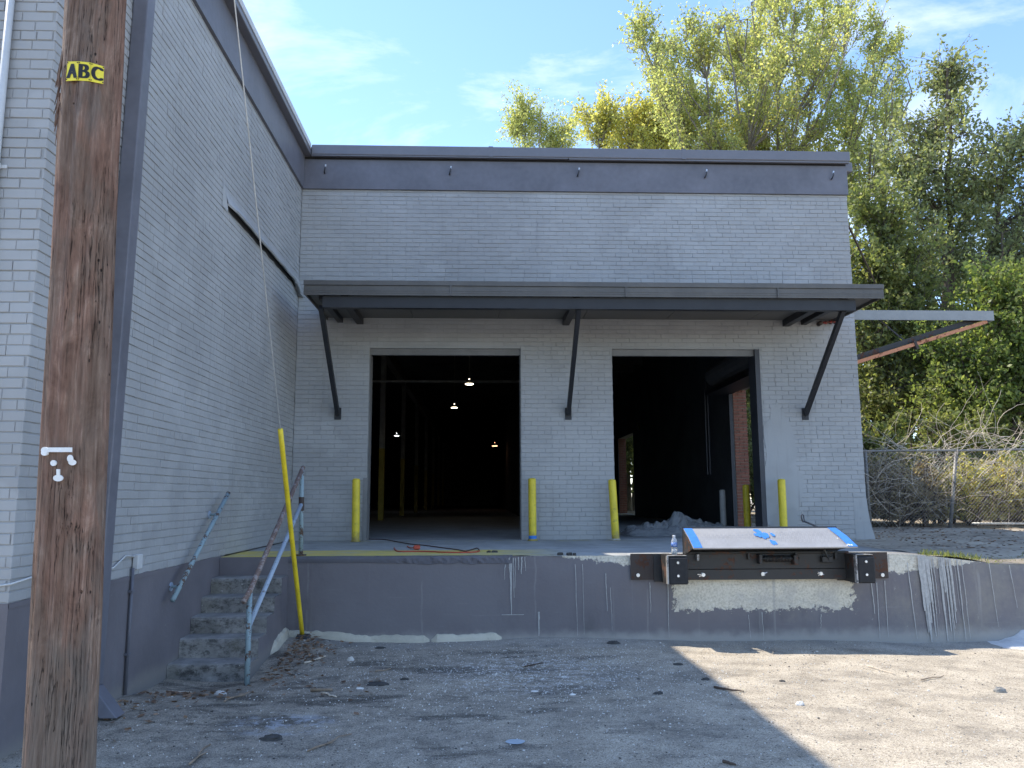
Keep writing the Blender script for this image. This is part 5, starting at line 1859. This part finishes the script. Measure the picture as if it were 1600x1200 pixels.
# dry vines tangled over the fence
random.seed(77)
for nm, mat, cnt, lab, rad in (('dry_vines', M['paletwig'], 620, 'pale dry vines curling over the fence top', .0075), ('dark_vines', M['darktwig'], 90, 'dark bare stems twisting up behind the fence mesh', .009)):
    mb = MB()
    for i in range(cnt):
        x = random.uniform(7.3, 16.5)
        y = FY + random.uniform(-.22, .9)
        if mat is M['paletwig']:
            z = random.uniform(1.3, 2.6) if random.random() < .65 else random.uniform(.95, 1.9)
            if x > 10:
                z = max(z, random.uniform(1.3, 2.85))
        else:
            z = random.uniform(.85, 1.6)
        d = Vector((random.uniform(-1, 1), random.uniform(-.4, .4), random.uniform(-.2, 1.0))).normalized()
        pts = []
        p = Vector((x, y, z))
        k = random.randint(7, 13)
        cu = Vector((random.uniform(-.5, .5), random.uniform(-.3, .3), random.uniform(-.55, .25)))
        for s in range(k):
            pts.append(tuple(p))
            p = p + d * random.uniform(.08, .15)
            d = (d + cu * .35 + Vector((random.uniform(-.3, .3), random.uniform(-.2, .2), random.uniform(-.3, .3)))).normalized()
            if p.z < .9:
                d.z = abs(d.z)
        mb.tube(pts, [rad * (1 - .6 * s / k) * random.uniform(.6, 1.0) for s in range(k)], 3, False)
    tag(part(nm, mb, mat, None), lab, 'vines', None, 'stuff')

# ================================================================== TREES
def leaf_quads(C, size, rr, droop=.3):
    n = len(C)
    u = rr.normal(size=(n, 3))
    u[:, 2] -= droop
    u /= np.linalg.norm(u, axis=1, keepdims=True)
    w = rr.normal(size=(n, 3))
    v = np.cross(u, w)
    v /= np.linalg.norm(v, axis=1, keepdims=True)
    s = size * rr.uniform(.6, 1.25, (n, 1))
    Q = np.empty((n, 4, 3))
    Q[:, 0] = C - u * s * .55
    Q[:, 1] = C + v * s * .36 - u * s * .05
    Q[:, 2] = C + u * s * .6
    Q[:, 3] = C - v * s * .36 - u * s * .05
    return Q


def tree(name, label, cat, base, lobes, leaf, leafsize, density, bark, group, seed, stems=4, stem_r=.22, spread=.5, sig=.42, hang=0.0, wander=.10, rise=.28):
    """lobes: (cx, cy, cz, rx, ry, rz, branches)"""
    rr = np.random.default_rng(seed)
    base = Vector(base)
    t = thing(name, label, cat, base, group)
    wood = MB()
    lv = []
    top = max(l[2] + l[5] for l in lobes)
    stemt = []
    allc = Vector(np.average([l[:3] for l in lobes], axis=0, weights=[l[6] for l in lobes]))
    for s in range(stems):
        l = lobes[int(s * len(lobes) / stems) % len(lobes)]
        tip = Vector((l[0], l[1], l[2])) + Vector((rr.normal() * l[3] * .4, rr.normal() * l[4] * .4, l[5] * rr.uniform(.2, .75)))
        b0 = base + Vector((rr.normal() * .25, rr.normal() * .25, -.1)) * (1 if stems > 1 else 0)
        c1 = b0.lerp(tip, .4) + Vector(((b0.x - tip.x) * .18, (b0.y - tip.y) * .18, (tip.z - b0.z) * .08))
        pts, rad = [], []
        for k in range(13):
            q = k / 12
            p = b0 * (1 - q) ** 2 + c1 * 2 * q * (1 - q) + tip * q * q
            p = p + Vector((rr.normal(), rr.normal(), 0)) * wander * q
            pts.append(p)
            rad.append(stem_r * (1 - .88 * q) + .012)
        wood.tube(pts, rad, 7, False)
        stemt.append(pts)
    for (cx, cy, cz, rx, ry, rz, nb) in lobes:
        for b in range(nb):
            while True:
                q = rr.uniform(-1, 1, 3)
                if 0.15 < np.dot(q, q) < 1:
                    break
            tgt = Vector((cx + q[0] * rx, cy + q[1] * ry, cz + q[2] * rz))
            # leave the nearest stem some way below the target
            best, bd = None, 1e9
            for pts in stemt:
                for k in range(3, len(pts)):
                    p = pts[k]
                    dz = tgt.z - p.z
                    d = math.hypot(tgt.x - p.x, tgt.y - p.y) + abs(dz - .9 * math.hypot(tgt.x - p.x, tgt.y - p.y)) * .6
                    if d < bd:
                        bd, best = d, p
            p0 = Vector(best)
            L = (tgt - p0).length
            c1 = p0.lerp(tgt, .5) + Vector((0, 0, -.10 * L + hang * L)) + Vector(rr.normal(size=3)) * .06 * L
            pts = []
            m = 7
            for k in range(m + 1):
                s = k / m
                pts.append(p0 * (1 - s) ** 2 + c1 * 2 * s * (1 - s) + tgt * s * s)
            r0 = .012 + .011 * min(L, 6)
            wood.tube(pts, [r0 * (1 - .85 * k / m) for k in range(m + 1)], 5, False)
            P = np.array([list(p) for p in pts])
            ntw = int(rr.integers(7, 12))
            tot = density * rr.uniform(.5, 1.4)
            for k in range(ntw):
                s = 1 - .65 * rr.random() ** 1.3 if k else 1.0
                i0 = min(int(s * m), m - 1)
                st_ = P[i0] + (P[i0 + 1] - P[i0]) * (s * m - i0)
                tg = P[i0 + 1] - P[i0]
                tg = tg / (np.linalg.norm(tg) + 1e-6)
                d = tg * .7 + rr.normal(size=3) * .62 + np.array([0, 0, rise - hang * 3.0])
                d /= np.linalg.norm(d)
                Lt = sig * rr.uniform(1.2, 3.0)
                e = st_ + d * Lt
                mid = st_ + d * Lt * .5 + np.array([0, 0, .06 * Lt])
                wood.tube([Vector(st_), Vector(mid), Vector(e)], [.011, .008, .003], 3, False)
                cnt = max(4, int(tot / ntw * Lt / (2.1 * sig)))
                q = rr.random((cnt, 1)) ** .8
                c = st_ + (e - st_) * (q * 1.05)
                off = rr.normal(size=(cnt, 3)) * sig * .30 * (1.1 - .6 * q)
                off[:, 2] -= np.abs(rr.normal(size=cnt)) * hang
                lv.append(c + off)
    C = np.concatenate(lv)
    C = C[C[:, 2] > base.z + .15]
    part('trunk', wood, bark, t, True)
    quads_mesh('crown', leaf_quads(C, leafsize, rr), leaf, t)
    return t


def at(px, py, Y):
    d = fw + rt * ((px - 800) / F_PX) + up * (-(py - 600) / F_PX)
    t = Y / d.y
    return Vector((0, 0, ZC)) + d * t


def lobe(px, py, Y, rpx, rpy, nb, depth=None):
    c = at(px, py, Y)
    k = Y / F_PX
    return (c.x, c.y, c.z, rpx * k, depth or rpx * k * .9, rpy * k, nb)


g1 = 'tall trees rising behind the loading building'
Y = 31
bA = at(1225, 600, Y)
pr = random.Random(17)
PLUMES = []
for x, y in ((1003, 55), (1028, 95), (1052, 78), (1085, 58), (1115, 52), (1150, 48), (1183, 12), (1214, 22), (1247, -4), (1290, 6), (1330, 28), (1364, 60), (1392, 98)):
    PLUMES.append(lobe(x, y + 8, Y + pr.uniform(-1.5, 1.5), 17, 46, 9, .8))
    for k in (1, 2, 3):
        xx = x + (1215 - x) * .13 * k + pr.uniform(-10, 10)
        yy = y + 62 * k + pr.uniform(-14, 14)
        if yy < 300:
            PLUMES.append(lobe(xx, yy, Y + pr.uniform(-3, 3), 25, 50, 9, 1.3))
PLUMES += [lobe(1400, 165, Y, 14, 40, 8, .8), lobe(1385, 235, Y + 1, 24, 50, 9, 1.2), lobe(1345, 280, Y, 30, 60, 9, 1.4), lobe(1300, 260, Y + 1, 40, 50, 10)]
tree('broadleaf_tree', 'tallest light green fan shaped tree rising behind the roof', 'tree', (bA.x, Y, .9),
     PLUMES,
     M['leafA'], .115, 170, M['bark'], g1, 1, 14, .13, sig=.40, rise=.95)
Y = 37
bY = at(985, 600, Y)
tree('broadleaf_tree', 'bright yellow tree peeking over the roof left of the tallest tree', 'tree', (max(bY.x, 6.6), Y, .9),
     [lobe(985, 205, Y, 58, 34, 34), lobe(1045, 205, Y, 44, 38, 30), lobe(935, 195, Y, 25, 28, 10), lobe(1000, 255, Y, 70, 40, 24)],
     M['leafY'], .14, 230, M['bark'], g1, 2, 3, .14, sig=.55, rise=.65)
Y = 66
bF = at(840, 600, Y)
tree('broadleaf_tree', 'small far yellow green treetop alone above the roof edge', 'tree', (bF.x, Y, .9),
     [lobe(822, 200, Y, 26, 30, 22), lobe(868, 215, Y, 26, 26, 18), lobe(845, 240, Y, 55, 30, 20), lobe(818, 178, Y, 10, 16, 5)],
     M['leafA'], .19, 190, M['bark'], g1, 3, 4, .2, sig=.8, rise=.8)
g2 = 'dense green trees beyond the fence'
Y = 25
bB = at(1500, 700, Y)
tree('broadleaf_tree', 'dark green tall tree at the right edge with sky showing through', 'tree', (bB.x, Y, .9),
     [lobe(1480, 130, Y, 34, 36, 9), lobe(1492, 105, Y, 12, 26, 5), lobe(1460, 200, Y, 55, 50, 20), lobe(1440, 290, Y, 65, 60, 26), lobe(1540, 270, Y, 60, 65, 26), lobe(1595, 230, Y, 40, 50, 14), lobe(1470, 390, Y, 80, 65, 28), lobe(1570, 400, Y, 70, 75, 28), lobe(1400, 230, Y, 34, 40, 8), lobe(1630, 330, Y, 60, 110, 22)],
     M['leafD'], .125, 160, M['barkdark'], g2, 5, 4, .2, sig=.42, hang=.10)
Y = 22
bC = at(1400, 800, Y)
tree('broadleaf_tree', 'mid green leafy tree just right of the building corner', 'tree', (bC.x, Y, .9),
     [lobe(1375, 330, Y, 40, 50, 22), lobe(1400, 420, Y, 65, 70, 46), lobe(1370, 530, Y, 50, 60, 34), lobe(1440, 520, Y, 70, 70, 46), lobe(1400, 610, Y, 70, 40, 30), lobe(1330, 440, Y, 40, 90, 16)],
     M['leafM'], .11, 165, M['barkdark'], g2, 6, 3, .15, sig=.36, hang=.05)
Y = 20
bD = at(1560, 800, Y)
tree('broadleaf_tree', 'bright green tree with low boughs over the fence at far right', 'tree', (bD.x, Y, .9),
     [lobe(1570, 470, Y, 60, 60, 34), lobe(1520, 560, Y, 70, 60, 44), lobe(1600, 560, Y, 60, 70, 40), lobe(1640, 470, Y, 50, 90, 24), lobe(1500, 630, Y, 60, 30, 24), lobe(1590, 640, Y, 60, 34, 24)],
     M['leafG'], .105, 220, M['barkdark'], g2, 7, 3, .13, sig=.36, hang=.05)
# continuation of the wood behind and to the right, one tree at a time
for i, (x, y, h, w, lf, lab) in enumerate(((9.5, 27, 8.5, 2.6, 'leafD', 'dark bushy tree in the gap behind the side canopy'), (13.0, 30, 9.0, 3.4, 'leafD', 'dark broad tree deep behind the bright green trees'), (18.5, 29, 12, 3.8, 'leafD', 'dark round tree at the right end of the wood'), (8.6, 36, 8, 2.6, 'leafD', 'shaded tree seen through the far side door'), (16, 40, 13, 5, 'leafM', 'mid green tree deepest in the wood'), (23, 24, 12, 4, 'leafM', 'mid green tree beyond the right end of the fence'))):
    tree('broadleaf_tree', lab, 'tree', (x, y, .9), [(x, y, .9 + h * .62, w, w, h * .36, 60), (x - w * .4, y, .9 + h * .38, w * .9, w * .8, h * .26, 34), (x + w * .5, y - .4, .9 + h * .30, w * .8, w * .7, h * .24, 30)],
         M[lf], .19, 160, M['barkdark'], g2, 20 + i, 2, .16, sig=.5)
g3 = 'shrubs growing behind the fence'
for i, (x, y, h, w, lf, d, lab) in enumerate((
        (12.0, 16.8, 1.7, .8, 'leafG', 60, 'bright green vines climbing the fence at the right edge'),
        (8.1, 17.3, 1.5, .9, 'leafB', 110, 'dry brown brush tangled beside the leaning fence post'),
        (9.0, 17.0, 1.3, .8, 'leafB', 100, 'brown dry shrub behind the fence nearest the building'),
        (8.7, 18.4, 3.0, 1.3, 'leafM', 150, 'leafy green shrub above the dry brush'),
        (10.4, 17.1, 1.25, .9, 'leafY', 120, 'yellow leaved shrub behind the fence right of the leaning post'),
        (11.7, 17.2, 1.35, 1.0, 'leafY', 130, 'yellow green shrub at the right edge behind the fence'),
        (13.3, 17.2, 1.5, 1.0, 'leafY', 120, 'yellowish shrub beyond the right edge of the fence view'),
        (10.9, 18.6, 2.7, 1.3, 'leafM', 150, 'green shrub with feathery tops between the two bright trees'),
        (7.2, 19.2, 2.6, .9, 'leafD', 130, 'dark shrub close to the building side door'),
        (7.4, 22.5, 3.4, 1.1, 'leafM', 130, 'green shrub seen through the near side door'),
        (7.3, 33.5, 3.0, 1.0, 'leafA', 120, 'pale green shrub seen through the far side door'),
        (12.4, 18.8, 2.6, 1.3, 'leafM', 140, 'green shrub under the bright tree at far right'))):
    tree('shrub', lab, 'shrub', (x, y, .88), [(x, y, .88 + h * .58, w, w * .7, h * .42, 34), (x + w * .3, y - .2, .88 + h * .3, w * .9, w * .6, h * .26, 20)],
         M[lf], .075 if lf in ('leafB', 'leafY') else .10, int(d * (1.5 if lf in ('leafB', 'leafY') else 1.0)), M['darktwig'], g3, 40 + i, 6, .03, sig=.17, wander=.05)

# ================================================================== DEBRIS
# pale chips and pebbles all over the yard
def scatter(n, fx, size, thick, mat, name, label, cat, seed):
    rr = random.Random(seed)
    mb = MB()
    i = 0
    while i < n:
        x, y = fx(rr)
        if x < -2.75 or y > 8.82 or (x < -1.9 and y > 6.98) or math.hypot(x + 1.49, y - 3.05) < .2:
            continue
        z = ground_z(x, y)
        s = size * rr.uniform(.35, 1.0) ** 1.6 * (1.6 if rr.random() < .04 else 1)
        a0 = rr.uniform(0, 6.28)
        k = rr.randint(4, 6)
        asp = rr.uniform(.3, 1)
        ring = []
        for q in range(k):
            a_ = 2 * math.pi * q / k
            r_ = s * rr.uniform(.6, 1.1)
            u, v = r_ * math.cos(a_), r_ * math.sin(a_) * asp
            ring.append((x + u * math.cos(a0) - v * math.sin(a0), y + u * math.sin(a0) + v * math.cos(a0)))
        tz = rr.uniform(-.35, .35) * s
        n0 = len(mb.v)
        mb.v += [(p[0], p[1], z - .002) for p in ring] + [(x + (p[0] - x) * .8, y + (p[1] - y) * .8, z + thick * s + tz * (p[0] - x) / max(s, 1e-5)) for p in ring]
        mb.f.append(tuple(n0 + k + q for q in range(k)))
        for q in range(k):
            mb.f.append((n0 + q, n0 + (q + 1) % k, n0 + k + (q + 1) % k, n0 + k + q))
        i += 1
    tag(part(name, mb, mat, None), label, cat, None, 'stuff')


def near_area(r):
    return r.uniform(-2.7, 7.5), 1.5 + 7.3 * r.random() ** .8


def dusty(r):
    if r.random() < .55:
        return r.gauss(.5, 1.0), r.gauss(7.3, .8)
    return r.uniform(-2.7, 4), r.uniform(4.2, 8.8)


scatter(6500, dusty, .0085, .5, M['chips'], 'plaster_chips', 'pale plaster and paint chips sprinkled over the yard', 'chips', 1)
scatter(3500, near_area, .008, .8, M['stone'], 'pebbles', 'small grey pebbles loose on the yard', 'pebbles', 2)
scatter(900, near_area, .011, .5, M['asphalt'], 'asphalt_crumbs', 'black asphalt crumbs loose on the yard', 'crumbs', 3)
# leaf litter banked against the steps and wall
rr = np.random.default_rng(12)
pts = []
for n, (cx, cy), (sx, sy_) in ((330, (-1.80, 8.35), (.16, .42)), (110, (-1.92, 7.6), (.12, .3)), (110, (-2.45, 6.85), (.22, .16)), (80, (-2.5, 6.2), (.2, .4)), (60, (-1.6, 6.9), (.5, .3))):
    q = np.stack([rr.normal(cx, sx, n), rr.normal(cy, sy_, n)], 1)
    pts.append(q)
q = np.concatenate(pts)
q = q[(q[:, 0] > -2.76) & (q[:, 1] < 8.78) & ~((q[:, 0] < -1.92) & (q[:, 1] > 7.0))]
C = np.array([[x, y, ground_z(x, y) + .012 + .03 * abs(rr.normal()) * math.exp(-((x + 1.8) / .25) ** 2)] for x, y in q])
Q = leaf_quads(C, .055, rr, 0)
Q[:, :, 2] = C[:, None, 2] + (Q[:, :, 2] - C[:, None, 2]) * .35
o = quads_mesh('leaf_litter', Q, M['litter'])
tag(o, 'brown fallen leaves banked against the steps and wall foot', 'leaves', None, 'stuff')
# fallen leaves on the dirt beside the building
q = np.stack([rr.uniform(5.9, 15, 1500), rr.uniform(9.0, 16.5, 1500)], 1)
C = np.array([[x, y, dirt_z(x, y) + .012] for x, y in q])
Q = leaf_quads(C, .06, rr, 0)
Q[:, :, 2] = C[:, None, 2] + (Q[:, :, 2] - C[:, None, 2]) * .35
tag(quads_mesh('leaf_litter', Q, M['litter']), 'brown fallen leaves strewn over the dirt by the fence', 'leaves', None, 'stuff')

# sticks
def gp(px, py, z=0.0):
    d = fw + rt * ((px - 800) / F_PX) + up * (-(py - 600) / F_PX)
    t = (z - ZC) / d.z
    p = Vector((0, 0, ZC)) + d * t
    return Vector((p.x, p.y, ground_z(p.x, p.y)))


random.seed(8)
STK = [((476, 1034), (511, 1024), .010, 'paletwig', 'white forked stick beside the leaf pile'),
       ((350, 1100), (397, 1076), .007, 'twig', 'thin twig lying below the stair rail post'),
       ((476, 1174), (545, 1150), .006, 'twig', 'long thin twig in the left foreground'),
       ((300, 1194), (325, 1166), .007, 'twig', 'short bent twig near the pole foot'),
       ((486, 1080), (520, 1080), .016, 'twig', 'flat strip of wood on the dark ground'),
       ((504, 1083), (526, 1090), .009, 'paletwig', 'small bleached sliver in front of the flat wood strip'),
       ((586, 1049), (612, 1044), .008, 'twig', 'brown twig near the middle of the shaded yard'),
       ((820, 1040), (850, 1034), .007, 'darktwig', 'dark twig in the plaster dust'),
       ((1118, 1076), (1160, 1082), .010, 'darktwig', 'dark stick at the shadow edge'),
       ((1130, 1195), (1150, 1200), .010, 'darktwig', 'curled dark stick at the bottom of the picture'),
       ((262, 1071), (300, 1070), .010, 'paletwig', 'pale stick in front of the lowest step'),
       ((1355, 1036), (1400, 1050), .006, 'paletwig', 'pale twig on the sunlit ground'),
       ((1440, 1060), (1475, 1052), .006, 'twig', 'thin brown twig on the sunlit ground at right')]
for (a, b, r_, m_, lab) in STK:
    pa, pb = gp(*a), gp(*b)
    P = []
    for t in np.linspace(0, 1, 6):
        p = pa.lerp(pb, t)
        p.z = ground_z(p.x, p.y) + r_ * .8
        P.append(p + Vector((random.uniform(-1, 1), random.uniform(-1, 1), random.uniform(0, .6))) * (pb - pa).length * .05)
    mb = MB().tube(P, [r_ * (1 - .4 * t) for t in np.linspace(0, 1, 6)], 6)
    if (pb - pa).length > .2:
        mb.tube([P[2], P[2] + (P[3] - P[1]).cross(Vector((0, 0, 1))) * .35 + Vector((0, 0, .01)) + (P[3] - P[2]) * .5], [r_ * .7, r_ * .3], 5)
    tag(part('stick', mb, M[m_], None, True), lab, 'stick', 'sticks lying on the yard')
# asphalt lumps and stones seen singly
LMP = [((590, 1070), .10, .025, 'asphalt', 'largest black asphalt slab in the shaded yard'), ((594, 1012), .06, .02, 'asphalt', 'flat black lump near the mortar bead'),
       ((632, 1062), .04, .02, 'asphalt', 'small black lump right of the largest slab'), ((425, 1154), .08, .03, 'asphalt', 'dark lump below the blue grey smear'), ((958, 1005), .07, .03, 'asphalt', 'black lump against the dock foot'),
       ((1060, 1036), .05, .02, 'asphalt', 'dark lump just left of the shadow corner'), ((1028, 1086), .04, .02, 'asphalt', 'small dark lump left of the shadow edge'), ((1102, 1060), .04, .02, 'asphalt', 'dark lump on the shadow edge'),
       ((1562, 1077), .05, .04, 'stone', 'rounded grey stone on the sunlit ground at right'), ((1250, 1101), .035, .03, 'chips', 'pale stone in the middle of the sunlit ground'), ((1222, 1061), .03, .015, 'asphalt', 'tiny dark stone on the sunlit ground'),
       ((836, 1079), .035, .012, 'chips', 'white scrap in the plaster dust'), ((562, 1076), .035, .015, 'chips', 'white scrap beside the largest black slab'), ((895, 1086), .028, .012, 'chips', 'white scrap right of the plaster dust'), ((548, 1030), .035, .04, 'chips', 'upright white scrap right of the leaf pile'), ((345, 1077), .05, .03, 'chips', 'pale crumpled scrap left of the stair rail post')]
for (pp, s, h, m_, lab) in LMP:
    c = gp(*pp)
    mb = MB()
    nth, nph = 9, 4
    a0 = random.uniform(0, 6)
    for j in range(nph + 1):
        ph = math.pi / 2 * j / nph
        for k in range(nth):
            a_ = 2 * math.pi * k / nth
            q = (1 + .35 * noise.noise(Vector((math.cos(a_) * 1.5 + c.x * 9, math.sin(a_) * 1.5, ph * 2 + c.y))))
            r_ = s * math.cos(ph) ** .6 * q
            mb.v.append((c.x + r_ * math.cos(a_ + a0), c.y + r_ * math.sin(a_ + a0) * .6, c.z - .004 + h * math.sin(ph) * q))
    for j in range(nph):
        for k in range(nth):
            p, q = j * nth + k, j * nth + (k + 1) % nth
            mb.f.append((p, q, q + nth, p + nth))
    nm = {'asphalt': 'asphalt_lump', 'stone': 'stone', 'chips': 'plaster_scrap'}[m_]
    tag(part(nm, mb, M[m_], None), lab, {'asphalt': 'asphalt', 'stone': 'stone', 'chips': 'scrap'}[m_], {'asphalt': 'loose asphalt lumps', 'stone': None, 'chips': 'white scraps on the yard'}[m_])
# dried pale blue paint spot
c = gp(805, 1161)
mb = MB()
mb.poly([(c.x + .062 * math.cos(a_) * (1 + .2 * noise.noise(Vector((math.cos(a_), math.sin(a_), 2)))), c.y + .06 * math.sin(a_) * (1 + .2 * noise.noise(Vector((math.cos(a_), math.sin(a_), 5)))), ground_z(c.x + .06 * math.cos(a_), c.y + .06 * math.sin(a_)) + .006) for a_ in np.linspace(0, 6.1, 20)])
tag(part('paint_spot', mb, m_plain('pale_blue_dried_paint', (0.42, 0.50, 0.56), .6), None), 'pale blue dried paint spot in the bottom foreground', 'paint spot')
# white plaster heap by the dock on the right
mb = MB()
nx_, ny_ = 50, 18
for j in range(ny_ + 1):
    for i in range(nx_ + 1):
        u, v = i / nx_, j / ny_
        x, y = 5.45 + 2.4 * u, 8.42 + .45 * v
        e = min(1, u * 5, (1 - u) * 6) * min(1, v * 2.5)
        h = e * (.085 + .06 * noise.noise(Vector((x * 2.5, y * 3, 4))) + .03 * noise.noise(Vector((x * 9, y * 9, 1))))
        mb.v.append((x + .05 * noise.noise(Vector((x * 5, y * 5, 3))), y + .05 * noise.noise(Vector((x * 5, y * 5, 6))), ground_z(x, y) - .012 + max(0, h)))
for j in range(ny_):
    for i in range(nx_):
        a_ = j * (nx_ + 1) + i
        mb.f.append((a_, a_ + 1, a_ + nx_ + 2, a_ + nx_ + 1))
tag(part('plaster_heap', mb, M['plaster'], None, True), 'low heap of white plaster against the dock foot at far right', 'plaster heap')
# grass tufts on the worn dock end
rr = np.random.default_rng(3)
n = 900
x = rr.uniform(4.9, 7.6, n)
y = rr.normal(9.05, .10, n)
V = np.empty((n, 4, 3))
hh = rr.uniform(.015, .07, n) * (0.4 + 0.8 * (np.sin(x * 5) > -.2))
ax = rr.normal(0, .025, n)
ay = rr.normal(0, .02, n)
zb = np.array([min(dirt_z(a, b), .9) - .01 for a, b in zip(x, y)])
for k, (du, t) in enumerate(((-.005, 0), (.005, 0), (.002, 1), (-.002, 1))):
    V[:, k, 0] = x + du + ax * t
    V[:, k, 1] = y + ay * t
    V[:, k, 2] = zb + hh * t
tag(quads_mesh('grass', V, M['leafM']), 'short grass and moss on the crumbling right dock edge', 'grass', None, 'stuff')
